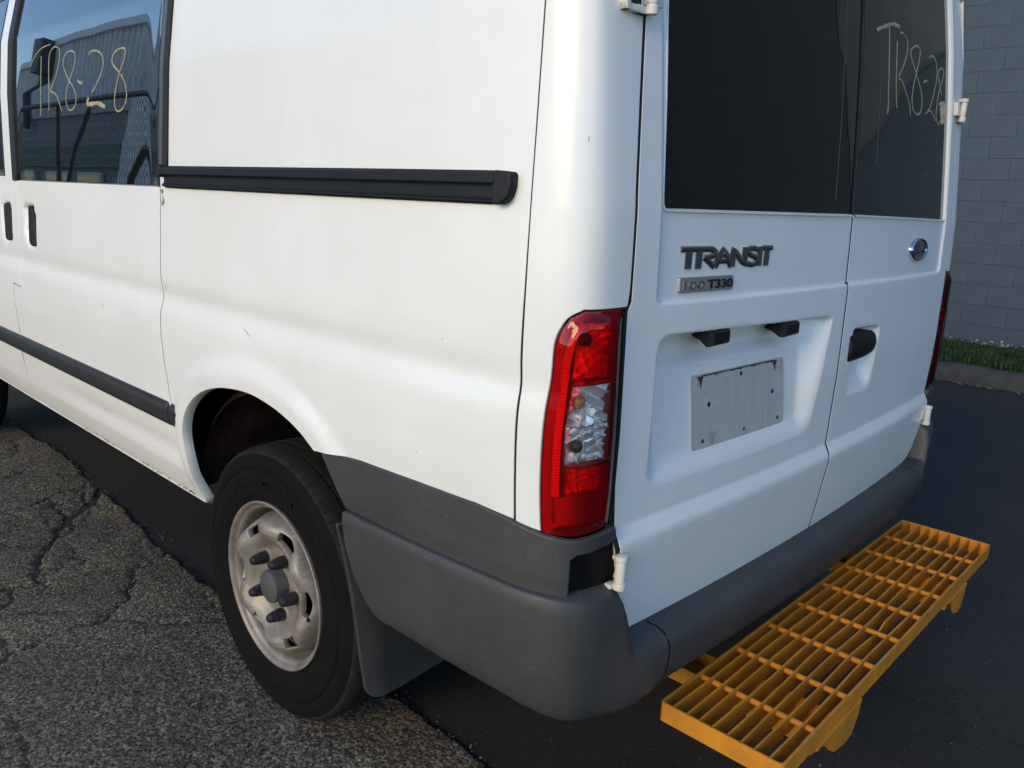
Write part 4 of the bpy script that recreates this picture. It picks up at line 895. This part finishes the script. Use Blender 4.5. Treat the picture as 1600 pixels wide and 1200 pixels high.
    for q in F_:
        P = catmull(np.array(q), 5); t = np.gradient(P, axis=0); t /= np.hypot(t[:, 0], t[:, 1])[:, None]+1e-9; nr = np.stack([-t[:, 1], t[:, 0]], 1)*.045; n = len(P)
        A, B = P+nr, P-nr; V += [ov(A[:, 0], A[:, 1], .0066), ov(P[:, 0], P[:, 1], .0084), ov(B[:, 0], B[:, 1], .0066)]; F += [(b+j*n+i, b+j*n+i+1, b+(j+1)*n+i+1, b+(j+1)*n+i) for j in range(2) for i in range(n-1)]; b += 3*n
    mesh_obj('emblem_script', np.concatenate(V), F, DKCHROME, em)
badges()
# ------------------------------------------------------------------ tail lamps
LAMP = np.concatenate([[(-.0265, .803), (-.0245, .864), (-.0270, .971), (-.0285, 1.095), (-.0295, 1.1705)], [(-.104, 1.1695)], catmull([(-.125, 1.158), (-.138, 1.137), (-.1455, 1.113), (-.1475, 1.064), (-.1530, 1.010), (-.1555, .947), (-.1555, .874), (-.1525, .803)], 4), [(-.1475, .7985), (-.100, .7955), (-.045, .7975)]])
CLR = np.array([(-.1155, 1.053), (-.0505, 1.058), (-.0470, .930), (-.052, .924), (-.1175, .920), (-.1235, .926), (-.1245, .965)])
def tail_lamp(mir, lab):
    mm = (lambda q: np.array([[SM(a), b] for a, b in q])) if mir else (lambda q: np.asarray(q, float))
    dome = lambda u, v: .010*sst(0, .026, dist_poly(np.stack([np.ravel(u), np.ravel(v)], 1), mm(LAMP)).reshape(np.shape(u)))
    def body(u, v, d):
        q = dist_poly(np.stack([np.ravel(u), np.ravel(v)], 1), mm(LAMP)).reshape(np.shape(u)); return surf(u, v, d-.0035-.0165*sst(.014, .024, q))
    hs_ = patch('tail_lamp', mm(LAMP), body, LAMPBASE, VAN, step=.006, hem=0); setp(hs_, lab)
    # side wall of the housing
    q = resample(mm(LAMP), .008); A = surf(q[:, 0], q[:, 1], -.0036); B = surf(q[:, 0], q[:, 1], -.002); fast_grid('lamp_wall', np.stack([A, B], 1), LAMPRIM, hs_, closeu=True)
    # red cover with an opening for the clear section
    C = rounded(mm(CLR), .007, 4)
    patch('red_cover', mm(LAMP), fsurf(.001, dome), REDLENS, hs_, step=.007, bstep=.006, holes=[C], hem=.012, hem_holes=[.006], inset=.0008)
    patch('clear_cover', C, fsurf(.0022, dome), CLEARLENS, hs_, step=.008, bstep=.006, hem=.004, inset=.0004)
    q = resample(C, .006); fast_grid('cover_joint', np.stack([surf(q[:, 0], q[:, 1], .0102), surf(q[:, 0], q[:, 1], .004)], 1), mat('joint_grey', (.30, .29, .29), .4) if not bpy.data.materials.get('joint_grey') else bpy.data.materials['joint_grey'], hs_, closeu=True)
    # concave faceted reflector bowls
    def bowl(name, poly, m, depth, base, facets, bulb=None, seed=1, amp=.006, ang=.0):
        P = mm(poly); ce = P.mean(0); rng = np.random.default_rng(seed)
        rad = .5*np.hypot(*(P.max(0)-P.min(0)))
        def fn(u, v, d):
            x, z = (u-ce[0])/rad, (v-ce[1])/rad; r2 = np.clip(x*x+z*z, 0, 1.4)
            xa = x*math.cos(ang)+z*math.sin(ang); za = -x*math.sin(ang)+z*math.cos(ang)
            fa = (xa*facets) % 1.-.5; fb = (za*facets*1.5) % 1.-.5
            return surf(u, v, base-depth*(1-r2)+amp*(fa*np.sign(x+.0001)+.8*fb)*np.clip(r2*2.5, .15, 1)+d)
        o = patch(name, P, fn, m, hs_, step=.0032, bstep=.004, hem=0)
        me = o.data; me.polygons.foreach_set('use_smooth', [False]*len(me.polygons))
        if me.has_custom_normals: me.attributes.remove(me.attributes['custom_normal'])
        if bulb is not None:
            b = MB(); pz = ce+np.array(bulb); p0 = surf(pz[0], pz[1], base-depth*.9); p1 = surf(pz[0], pz[1], base-depth*.9+.018); b.tube([p0, p0*.5+p1*.5, p1, p1+(p1-p0)*.12], [.010, .0115, .008, .002], 12); b.done('bulb', AMBER if name.startswith('turn') else LAMPDK, hs_)
        return o
    bowl('brake_reflector', [(-.113, 1.135), (-.100, 1.150), (-.048, 1.150), (-.052, 1.064), (-.116, 1.062)], LAMPWH, .014, -.004, 2.6, (-.012, .012), 3, .009, .5)
    bowl('turn_reflector', [(-.1155, 1.054), (-.0505, 1.058), (-.0485, .988), (-.123, .980)], LAMPGREY, .016, -.002, 2.2, (-.018, .004), 5, .013, -.45)
    bowl('reverse_reflector', [(-.1235, .979), (-.0485, .987), (-.0470, .926), (-.121, .920)], LAMPGREY, .015, -.002, 2.2, (-.018, -.002), 7, .012, .35)
    bowl('fog_reflector', [(-.112, .908), (-.052, .914), (-.052, .872), (-.118, .868)], LAMPWH, .013, -.004, 2.5, None, 9, .012, .2)
    # ribbed reflector strip down the outer edge
    ctr = catmull(np.array([(-.103, 1.150), (-.118, 1.128), (-.1265, 1.09), (-.1295, 1.05), (-.1325, 1.00), (-.1345, .95), (-.1345, .90), (-.1335, .862)]), 14); t = np.gradient(ctr, axis=0); t /= np.hypot(t[:, 0], t[:, 1])[:, None]; nr = np.stack([-t[:, 1], t[:, 0]], 1)
    k = len(ctr); ss = np.linspace(0, 1, 260); ci = np.stack([np.interp(ss, np.linspace(0, 1, k), ctr[:, j]) for j in (0, 1)], 1); ni = np.stack([np.interp(ss, np.linspace(0, 1, k), nr[:, j]) for j in (0, 1)], 1)
    hh = np.where(np.arange(260) % 4 < 2, .0025, -.0025); rows = []
    for w in (-.0065, -.003, .003, .0065):
        q = mm(ci+ni*w); rows.append(surf(q[:, 0], q[:, 1], -.004+hh*(1 if abs(w) < .004 else .2)))
    fast_grid('reflector_strip', np.stack(rows, 1), mat('strip_white', (.62, .50, .50), .5) if not bpy.data.materials.get('strip_white') else bpy.data.materials['strip_white'], hs_, smooth=False)
    patch('lamp_foot', mm([(-.150, .860), (-.032, .866), (-.030, .806), (-.148, .806)]), fsurf(-.012), mat('lamp_foot_red', (.32, .10, .10), .6) if not bpy.data.materials.get('lamp_foot_red') else bpy.data.materials['lamp_foot_red'], hs_, step=.015, hem=0)
    slab('lamp_gasket', mm([(-.0275, 1.172), (-.0235, 1.172), (-.0195, .803), (-.0240, .800), (-.0235, .864)]), -.02, .001, RUBBER, hs_, .02)
tail_lamp(0, 'nearer left tail lamp with red and clear sections'); tail_lamp(1, 'far right tail lamp seen edge on')
# ------------------------------------------------------------------ bumper and lower cladding
def pl(s, z, d):      # offset from the plain plan curve
    x, y = plan(s); nx, ny = plan_n(s); return np.stack([x+nx*d, y+ny*d, np.asarray(z, float)+0*x], -1)
def cl_d(u, v): return .007+.003*sst(.80, .74, v)
for mir in (0, 1):
    mm = RL if mir else np.array
    top = [(-.650, .699), (-.737, .7975), (-.60, .8095), (-.429, .8125), (-.284, .8125), (-.2045, .805), (-.152, .7955), (-.100, .790), (-.045, .792), (-.0215, .796), (-.018, .778), (-.033, .7735), (-.095, .7695), (-.106, .760), (-.106, .6905)]
    patch('side_cladding', mm(top), lambda u, v, d: pl(u, v, np.interp(v, [.69, .73, .80, .82], [.009, .012, .011, .010])+d+.002*np.exp(-((u+.095)/.055)**2)*(u < SC)+.002*np.exp(-((SM(u)+.095)/.055)**2)*(u > SC)), CLAD, VAN, step=.016, bstep=.012, hem=.012, rnd=.003)
    patch('hinge_pocket', mm([(-.107, .690), (-.106, .762), (-.095, .771), (-.033, .775), (-.016, .780), (-.006, .765), (.010, .690)]), lambda u, v, d: pl(u, v, -.004+d), mat('pocket_black', (.004, .004, .005), .6, spec=.15) if not bpy.data.materials.get('pocket_black') else bpy.data.materials['pocket_black'], VAN, step=.015, hem=0)
    # bumper corner: lofted profiles along s
    PA = np.array([(-.012, .6955), (.015, .6955), (.0190, .6945), (.0212, .6915), (.0225, .672), (.020, .62), (.0165, .56), (.011, .515), (.004, .487), (-.006, .4755), (-.025, .470), (-.07, .468)])
    PBm = np.array([(-.022, .5665), (.018, .565), (.034, .5605), (.0445, .551), (.0490, .540), (.0505, .523), (.0495, .505), (.0465, .485), (.039, .463), (.028, .4535), (.0, .448), (-.05, .447)])
    s = np.concatenate([np.linspace(-.645, -.22, 36), np.linspace(-.21, -.02, 34), np.linspace(-.0165, .030, 26), np.linspace(.034, .114, 16)]); P = np.zeros((len(s), len(PA), 3))
    for i, q in enumerate(s):
        w = sst(-.012, .020, q); wd = sst(-.13, .085, q); pr = PA*(1-w)+PBm*w
        low = np.linspace(0, 1, len(PA))**.6; pr[:, 0] = PA[:, 0]*(1-wd)+PBm[:, 0]*wd if q < 1e9 else pr[:, 0]; wj = w*(1-low)+sst(-.16, .10, q)*low; pr[:, 1] = PA[:, 1]*(1-wj)+PBm[:, 1]*wj
        pr[:, 1] -= .046*np.interp(q, [-.50, -.20, -.05, .0, .045, .114], [0, .30, .85, 1, .85, .06])*np.linspace(0, 1, len(PA))**2.2
        st = np.clip((q+.62)/.04, 0, 1); zz = pr[:, 1].copy()
        sl = q+.105*(np.clip(.69-zz, 0, 1)/.22)**2.2*np.clip((-.40-q)/.24, 0, 1)      # front edge leans with the wheel arch
        zz = np.where(zz < .56, zz+(.0)*1, zz)
        P[i] = pl(np.full(len(pr), 0)+sl, zz, pr[:, 0]+.005*math.exp(-((q+.095)/.055)**2))
    if mir: P[..., 0] = 1.974-P[..., 0]
    o = fast_grid('bumper_corner', P, CLAD, VAN, flip=not mir)
    b = MB(); e = P[0]; b._a([tuple(v) for v in e], [tuple(range(len(e)))]); b.done('bumper_edge', CLAD, VAN, smooth=False)
s = np.linspace(.1175, SM(.1175), 90); PBm = PBm.copy(); PBm[:, 0] -= .0
P = np.zeros((len(s), len(PBm), 3))
for j, (d, z) in enumerate(PBm): P[:, j] = pl(s, np.full(len(s), z), np.full(len(s), d))
fast_grid('rear_bumper', P, CLAD, VAN, flip=True)
# ------------------------------------------------------------------ hinges
def hinge(s, z0, z1, low, mir):
    b = MB(); fx = (lambda v: (1.974-v[0], v[1], v[2])) if mir else (lambda v: tuple(v)); r = .0104 if low else .0088
    ax = surf(s, z0, .015 if low else .016); cx, cy = ax[0], ax[1]; h = z1-z0
    def cyl(a, c, rad, n=16): b.tube([fx((cx, cy, z0+h*a)), fx((cx, cy, z0+h*c))], rad, n)
    cyl(0, .20, r*1.12); cyl(.20, .235, r*.8); cyl(.235, .80, r*.95); cyl(.80, .835, r*.8); cyl(.835, .99, r*1.12); cyl(.99, 1.0, r*.5)
    def bx_(s0, s1, a, c, d0, d1):
        q = [surf(x, z0+h*k, d) for x in (s0, s1) for k in (a, c) for d in (d0, d1)]; q = [fx(v) for v in q]
        b._a(q, [(0,1,3,2),(4,6,7,5),(0,4,5,1),(2,3,7,6),(0,2,6,4),(1,5,7,3)])
    if low: bx_(s, s+.030, .26, .77, -.002, .0035); bx_(s-.014, s, .0, .12, -.006, .008); bx_(s-.008, s, .86, .97, -.006, .006)
    else: bx_(s, s+.034, .24, .79, .0005, .012); bx_(s-.022, s, .0, .19, -.01, .008); bx_(s-.022, s, .84, .99, -.01, .008)
    if not low: bx_(s-.052, s-.044, .0, .99, -.002, .014); bx_(s-.052, s, .0, .14, -.002, .013); bx_(s-.052, s, .86, .99, -.002, .013)
    o = b.done('door_hinge', HINGE, VAN, bevel=.0018, seg=2)
    if not low:
        q = [surf(x, z0+h*k, .001) for x, k in ((s-.044, .12), (s-.006, .12), (s-.006, .88), (s-.044, .88))]; mesh_obj('hinge_pocket', [fx(v) for v in q], [(0, 1, 2, 3)], BLACKIN, o, smooth=False)
for mir in (0, 1): hinge(-.010, .684, .747, True, mir); hinge(.004, 1.614, 1.680, False, mir)
# ------------------------------------------------------------------ mud flaps
def flap(mir):
    P = rounded([(-.014, .655), (-.004, .60), (.010, .50), (.024, .33), (.034, .243), (.10, .243), (.30, .256), (.30, .66)], [0, .05, .08, .08, .035, .05, .02, 0])
    def fn(u, v, d):
        y = .552+.02*np.clip((v-.3)/.35, 0, 1)+.026*np.clip((.075-(u-.10*np.clip(.0, 0, 1)))/.085, 0, 1)**1.6-.006*np.clip((.30-v)/.06, 0, 1)**2
        return np.stack([(1.974-u) if mir else u+0*v, y-d, v+0*u], -1)
    patch('mud_flap', P, fn, MUD, VAN, step=.012, bstep=.010, hem=.009, rnd=.002)
flap(0); flap(1)

# fine scratches in the paint
b = MB()
for (s0, z0, s1, z1, w) in ((-1.462, 1.085, -1.447, 1.052, .0007), (-1.40, .70, -1.395, .62, .0005), (-.113, 1.43, -.1145, 1.420, .0006), (-1.05, 1.02, -1.00, 1.00, .0005), (-1.9, .98, -1.86, .965, .0006), (-.43, .88, -.4285, .874, .0006), (-2.05, .62, -1.98, .60, .0006)):
    p = surf(np.array([s0, (s0+s1)/2+w, s1, (s0+s1)/2-w]), np.array([z0, (z0+z1)/2+w, z1, (z0+z1)/2-w]), .0006 if z0 > .97 or s0 > -.7 else .001); b._a([tuple(x) for x in p], [(0, 1, 2, 3)])
setp(b.done('paint_scratches', mat('scratch_dark', (.10, .09, .08), .8), VAN, smooth=False), kind='stuff')
# ================================================================== wheels (local: axis x, outer face towards -x, centre at origin)
def build_wheel():
    w = bpy.data.objects.new('wheel', None); w['local'] = 1; COL.objects.link(w); w.parent = VAN; w.matrix_parent_inverse = Matrix.Translation(-VAN.location); w.location = (0, .989, .345)
    X0 = .0; n = 320; a = np.linspace(0, 2*math.pi, n, endpoint=False)
    # sidewall + tread profile (x, r)
    side = [(.062, .2170), (.056, .221), (.0535, .2285), (.0485, .240), (.0455, .252), (.0462, .2535), (.0462, .258), (.0448, .2595), (.0438, .275), (.0438, .292), (.0448, .300), (.0470, .3005), (.0475, .304), (.0455, .305), (.0480, .322), (.0530, .336), (.0570, .3425)]
    P = np.stack([np.stack([np.full(n, x), r*np.cos(a), r*np.sin(a)], -1) for x, r in side], 1)
    def flat(P):
        z = P[..., 2]; k = z < -.343; P[..., 2] = np.where(k, -.343-(z+.343)*0, z); return P
    t = fast_grid('tyre', flat(P), TYRE, w, closeu=True, flip=False)
    tr = [(.0570, .3425), (.0590, .3475), (.0610, .3500), (.0680, .3545), (.0790, .3575), (.0900, .3590), (.1005, .3598), (.1010, .3520), (.1060, .3520), (.1065, .3602), (.1320, .3605), (.1325, .3525), (.1380, .3525), (.1385, .3606), (.165, .3606), (.1655, .3525), (.171, .3525), (.1715, .3602), (.199, .3598), (.1995, .352), (.205, .352), (.2055, .3592), (.236, .3545), (.246, .346), (.255, .325), (.262, .28), (.255, .23), (.245, .217)]
    n2 = 720; a2 = np.linspace(0, 2*math.pi, n2, endpoint=False); P = np.zeros((n2, len(tr), 3)); i2 = np.arange(n2)
    for j, (x, r) in enumerate(tr):
        rr_ = np.full(n2, r)
        if j in (1, 2, 3): rr_ = rr_-np.where(i2 % 9 == 0, .0042, 0)
        if j in (6, 9): rr_ = rr_-np.where(i2 % 12 == 3, .004, 0)
        if j in (4, 5): rr_ = rr_-np.where(i2 % 18 == 0, .0014, 0)
        P[:, j] = np.stack([np.full(n2, x), rr_*np.cos(a2), rr_*np.sin(a2)], -1)
    trd = fast_grid('tyre_tread', flat(P), TREAD, w, closeu=True); trd.data.set_sharp_from_angle(angle=R(40))
    # raised lettering round the sidewall
    def curved(txt, ang0, ang1, r0, r1, up=True):
        V, F = text_mesh(txt, 1., .05, 0, .02); lo, hi = V.min(0), V.max(0); f_ = (V[:, 0]-lo[0])/(hi[0]-lo[0]); g = (V[:, 1]-lo[1])/(hi[1]-lo[1]); h = (V[:, 2]-lo[2])/(hi[2]-lo[2])
        an = R(ang0)+(R(ang1)-R(ang0))*f_; rad = r0+(r1-r0)*(g if up else 1-g)
        mesh_obj('tyre_lettering', np.stack([.0445-.0018*h+.0003, rad*np.cos(an), rad*np.sin(an)], -1), F, TYRE, t)
    curved('CARGO MARATHON', 46, 140, .266, .290); curved('GOODYEAR', 232, 296, .266, .290)
    # rim: flange, barrel
    prof = [(.0600, .2185), (.0500, .2215), (.0475, .2200), (.0485, .2160), (.0560, .2110), (.0600, .2095), (.0620, .2070), (.0650, .2015), (.0760, .1985), (.1000, .1970), (.1150, .193), (.1300, .1830), (.2300, .178)]
    P = np.stack([np.stack([np.full(n, x), r*np.cos(a), r*np.sin(a)], -1) for x, r in prof], 1); rim = fast_grid('rim', P, RIM, w, closeu=True)
    # pressed disc with six slots and bulged shoulders between them
    SL = [57+60*k for k in range(6)]
    def disc(u, v, d):
        y, z = -u, v; r = np.hypot(y, z); an = np.degrees(np.arctan2(z, y))
        ph = ((an-57) % 60); ph = np.minimum(ph, 60-ph)/30.            # 0 at a slot, 1 at a bulge
        base = np.interp(r, [0, .045, .092, .101, .111, .123, .134, .148, .161, .172, .180, .1865], [.075, .075, .0745, .071, .062, .053, .0490, .0480, .0500, .057, .078, .112])
        bul = -.0145*sst(.25, .95, ph)*sst(.118, .150, r)*(1-sst(.166, .185, r)); pk = .010*(1-sst(.0, .5, ph))*sst(.14, .165, r)*(1-sst(.175, .186, r))
        nutb = 0*r
        for k in range(5):
            q = R(42+72*k); dd = np.hypot(y-.08*np.cos(q), z-.08*np.sin(q)); nutb = nutb-.004*(1-sst(.016, .026, dd))
        x = base+bul+pk+nutb-d
        return np.stack([x, y, z], -1)
    holes = []
    for sa in SL:
        q = []; 
        for (r_, da) in ((.140, -11.5),): q += [(r_, da)]
        arc = [(.1360, k) for k in np.linspace(-13, 13, 6)]+[(.1670, k) for k in np.linspace(12.5, -12.5, 6)]
        pts = [(-(r_*math.cos(R(sa+da))), r_*math.sin(R(sa+da))) for r_, da in arc]; holes.append(rounded(pts, .0035, 3))
    th = np.linspace(0, 2*math.pi, 120, endpoint=False); patch('wheel_disc', np.stack([.1862*np.cos(th), .1862*np.sin(th)], 1), disc, RIM, w, step=.006, bstep=.004, holes=holes, hem=0, hem_holes=[.016]*6, rnd=.002)
    b = MB(); b.tube([(.2, 0, 0), (.115, 0, 0)], .16, 32); b.done('brake_drum', UNDER, w)
    b = MB(); b.tube([(.074, 0, 0), (.044, 0, 0), (.0405, 0, 0), (.0395, 0, 0)], [.0435, .0430, .0415, .0385], 40); b.tube([(.0397, 0, 0), (.0390, 0, 0)], [.036, .035], 40); b.done('hub_cap', HUBG, w)
    first = None
    for k in range(5):
        q = R(42+72*k); c = (.08*math.cos(q), .08*math.sin(q))
        if first is None:
            b = MB(); b.tube([(.0, 0, 0), (-.014, 0, 0)], [.0165, .0165], 18); b.tube([(-.0139, 0, 0), (-.0165, 0, 0)], [.0142, .0138], 18); b.tube([(-.0164, 0, 0), (-.026, 0, 0), (-.028, 0, 0)], [.0148, .0145, .0135], 6); b.tube([(-.0279, 0, 0), (-.031, 0, 0)], [.0122, .0122], 18); b.tube([(-.0309, 0, 0), (-.038, 0, 0), (-.0415, 0, 0)], [.0130, .0110, .008], 18)
            first = b.done('wheel_nut', NUT, w); o = first
        else: o = first.copy(); link(o, w)
        o.location = (.068, c[0], c[1])
    b = MB(); b.tube([(.085, -.150, -.022), (.055, -.163, -.028)], .0042, 10); b.tube([(.056, -.1625, -.028), (.050, -.165, -.029)], .005, 10); b.done('valve_stem', RUBBER, w)
    return w
W0 = build_wheel()
def copy_wheel(loc, rz):
    c = W0.copy(); link(c, None); c.parent = VAN; c.matrix_parent_inverse = W0.matrix_parent_inverse.copy(); c.location = loc; c.rotation_euler = (0, 0, rz)
    for ch in list(W0.children):
        d = ch.copy(); COL.objects.link(d); d.parent = c
for loc, rz in (((0, 4.289, .345), 0), ((1.974, .989, .345), math.pi), ((1.974, 4.289, .345), math.pi)): copy_wheel(loc, rz)
# ================================================================== rear step (bolted under the van)
def step():
    zt, x0, x1, yb, yf = .400, .303, 1.681, -.010, -.262; hgt, th = .040, .0055
    b = MB(); P = rounded([(x0, yf), (x1, yf), (x1, yb), (x0, yb)], .012, 4); n = len(P); c = P.mean(0)
    Q = rounded([(x0+th, yf+th), (x1-th, yf+th), (x1-th, yb-th), (x0+th, yb-th)], .007, 4)
    V = [(*p, zt) for p in P]+[(*p, zt-hgt) for p in P]+[(*p, zt) for p in Q]+[(*p, zt-hgt) for p in Q]; F = []
    for i in range(n): j = (i+1) % n; F += [(i, n+i, n+j, j), (2*n+i, 2*n+j, 3*n+j, 3*n+i), (i, j, 2*n+j, 2*n+i), (n+i, 3*n+i, 3*n+j, n+j)]
    b._a(V, F); fr = b.done('rear_step', ORANGE, VAN, bevel=.0008, seg=1); setp(fr, 'orange open grating step under the rear bumper')
    nb = 8; first = None
    for k in range(nb):
        y = yb-(k+1)*(yb-yf)/(nb+1)
        xs = np.linspace(x0+th, x1-th, 28); bend = .0016*np.sin(xs*9+k*1.9)+.0035*np.exp(-((xs-.62-.02*k)/.12)**2)*(1 if 1 < k < 7 else .3)
        if k == 6: bend = bend-.004*np.exp(-((xs-.86)/.05)**2)
        t2 = .0019; V = []; 
        for sgn in (-1, 1):
            for z in (zt-.0006-.0008*RNG.random(), zt-hgt+.002): V.append(np.stack([xs, y+bend+sgn*t2, np.full_like(xs, z)], -1))
        m = len(xs); V = np.concatenate(V); F = []
        for i in range(m-1): F += [(i, i+1, m+i+1, m+i), (2*m+i, 3*m+i, 3*m+i+1, 2*m+i+1), (i, 2*m+i, 2*m+i+1, i+1), (m+i, m+i+1, 3*m+i+1, 3*m+i)]
        if k == 6:     # notch rusted out of the second bar from the front
            V[:, 2] = np.where((np.abs(V[:, 0]-.90) < .03) & (V[:, 2] > zt-.01), V[:, 2]-.012, V[:, 2])
        mesh_obj('step_slat', V, F, ORANGE, fr, smooth=False)
    rod = None
    for k in range(8):
        x = x0+(k+1)*(x1-x0)/9
        if rod is None: b = MB(); b.tube([(0, yf+.004, zt-.013), (0, yb-.004, zt-.013)], .0062, 10); rod = b.done('step_rod', ORANGE, fr); o = rod
        else: o = rod.copy(); COL.objects.link(o); o.parent = fr
        o.location = (x, 0, 0)
    for xa in (.497, 1.31):   # support brackets running back under the van
        b = MB(); b.box((xa, -.250, .318), (xa+.095, .55, .324)); b.box((xa, -.250, .324), (xa+.006, .55, .356)); b.box((xa+.089, -.250, .324), (xa+.095, .55, .356))
        k = 1. if xa < .9 else .72
        b.prism([(xa+(q-.497)*k, z) for q, z in [(.415, .3625), (.455, .358), (.485, .348), (.520, .318), (.545, .302), (.600, .292), (.632, .296), (.655, .325), (.664, .352), (.672, .3625)]], 1, yf-.0045, yf+.0012)
        b.done('step_bracket', ORANGE, fr, bevel=.0015, seg=1)
    # scraped paint on the front edge
    b = MB()
    for k in range(9):
        x = (.77 if k < 6 else .42)+RNG.normal(0, .03); q = .006+.008*RNG.random(); b._a([(x-q, yf-.0004, zt-.0005), (x+q*.8, yf-.0004, zt+.0004), (x+q, yf+.0045, zt+.0004), (x-q*.6, yf+.005, zt+.0004)], [(0, 1, 2, 3)])
    b.done('scraped_patch', mat('bare_primer', (.30, .22, .10), .8), fr, smooth=False)
step()
# ================================================================== across the yard: mesh fence and clad shed (mirrored in the side glass)
def fence():
    root = setp(empty('chain_link_fence', (-3.3, 11, 0)), 'galvanised chain link fence with pipe rails, mirrored in the sliding door glass', 'fence')
    PIPE = mat('galvanised_pipe', (.05, .05, .053), .5, metal=.3, noise=(9, .3, 5)); x = -3.3; y0, y1, h = 7.0, 24.0, 2.66
    b = MB(); b.tube([(x, y0, h), (x, y1, h)], .035, 10); b.done('top_rail', PIPE, root)
    for y in (9.3, 12.6, 15.9, 19.2):
        b = MB(); b.tube([(x, y, 0), (x, y, h)], .035, 10); b.done('fence_post', PIPE, root)
    b = MB(); b.tube([(x-.05, 11.5, h-.1), (x-.05, 13.6, .1)], .03, 8); b.done('fence_brace', PIPE, root)
    b = MB(); b.tube([(x+.03, 8.9, 1.95), (x+.03, 9.5, 1.95), (x+.03, 9.9, 1.6), (x+.03, 10.4, .3)], .045, 10); b.done('fence_brace', PIPE, root)
    p = .075; n = int((y1-y0)/p); nz = int(h/p); V = []; F = []; r = .0024; k = 0
    for i in range(n):
        for sgn in (-1, 1):
            y = y0+i*p; z = np.arange(nz+1)*p; yy = y+sgn*(np.arange(nz+1) % 2)*p*.5+sgn*0; 
            c = np.stack([np.full(nz+1, x+sgn*.002), yy+.02*vnoise(yy, z, 2.5, 70), z], -1)
            for dx, dy in ((r, 0), (-r*.6, r), (-r*.6, -r)): V.append(c+[dx, dy, 0])
            m = nz+1
            for q in range(3): o = k+q*m; o2 = k+((q+1) % 3)*m; F += [(o+j, o+j+1, o2+j+1, o2+j) for j in range(nz)]
            k += 3*m
    o = mesh_obj('wire_mesh', np.concatenate(V), F, PIPE, root, smooth=False); setp(o, kind='stuff')
fence()
def shed():
    root = setp(empty('corrugated_shed', (-9, 20, 0)), 'grey corrugated iron shed behind the fence, mirrored in the sliding door glass', 'building')
    CORR = mat('corrugated_iron', (.80, .80, .80), .6, metal=.0, noise=(2, .3, 6)); x = -6.0; ya, yb = 14.2, 31.0
    ya = 15.7; y = np.arange(ya, yb, .02); w = .06*np.clip(1.6*np.sin(y*2*math.pi/.26), -1, 1)
    ht = np.where(y < 22.9, 5.95, 5.55)
    P = np.stack([np.stack([x+w, y, np.full_like(y, 3.25)], -1), np.stack([x+w, y, ht], -1)], 1); fast_grid('wall_cladding', P, CORR, root)
    b = MB(); b.box((x-.2, ya, 5.93), (x+.12, 22.9, 6.10)); b.box((x-.2, 22.9, 5.53), (x+.12, yb, 5.68)); b.done('roof_gutter', mat('gutter_grey', (.75, .76, .77), .6), root)
    b = MB(); b.box((-16, ya+.02, 0), (x-.06, yb, 3.24)); b.box((-16, ya+.03, 3.24), (x-.10, yb, 5.5)); b.done('shed_body', mat('shed_wall', (.30, .30, .30), .8), root, smooth=False)
    b = MB(); b.box((x-.05, 17.2, 2.0), (x+.06, yb, 2.5)); b.done('green_fascia', mat('green_paint', (.06, .16, .13), .6), root)
    WH = mat('white_block_paint', (.88, .89, .89), .8, noise=(3, .1, 6), bump=(12, .3, .01))
    b = MB(); b.prism([(ya, 0), (17.9, 0), (17.3, 1.3), (16.5, 3.55), (ya, 3.55)], 0, x-.05, x+.14); b.done('white_end_wall', WH, root)
    for y_ in (18.2, 20.4, 22.6, 25.0, 28):
        b = MB(); b.box((x-.04, y_, .5), (x+.03, y_+1.5, 1.9)); f_ = b.done('window_frame', WH, root); b = MB(); b.box((x+.03, y_+.06, .56), (x+.036, y_+1.44, 1.84)); b.done('window_pane', GLASS, f_)
    b = MB(); b.tube([(x+.15, 22.95, 3.0), (x+.15, 22.95, 6.0)], .11, 12); b.box((x, 22.7, 5.2), (x+.4, 23.2, 6.05)); b.done('downpipe', mat('pipe_dark', (.06, .06, .065), .6), root)
shed()
# unseen blocks added to shade the yard wall and tone the rear glass reflection
def unit(name, lab, x0, y0, x1, y1, h, col):
    root = setp(empty(name, ((x0+x1)/2, (y0+y1)/2, 0)), lab, 'building'); m = mat(name+'_wall', col, .8, noise=(1.5, .2, 7), bump=(30, .3, .005))
    b = MB(); b.box((x0, y0, -.02), (x1, y1, h)); b.done('wall', m, root, smooth=False); b = MB(); b.box((x0-.15, y0-.15, h), (x1+.15, y1+.15, h+.25)); b.done('parapet', m, root, smooth=False)
unit('wall_shade_block', 'unseen block ahead of the van, added to shade the yard wall', 3.2, 6.5, 8.0, 16, 5.6, (.16, .16, .165))
unit('glass_dark_block', 'unseen tall dark block, added to darken the reflection in the back windows', 13, -30, 26, -4.6, 11.0, (.045, .062, .080))
unit('glass_light_block', 'unseen lighter block, added for a lighter reflection in the right back window', 13.06, -4.62, 26, 8, 9.0, (.10, .125, .14))
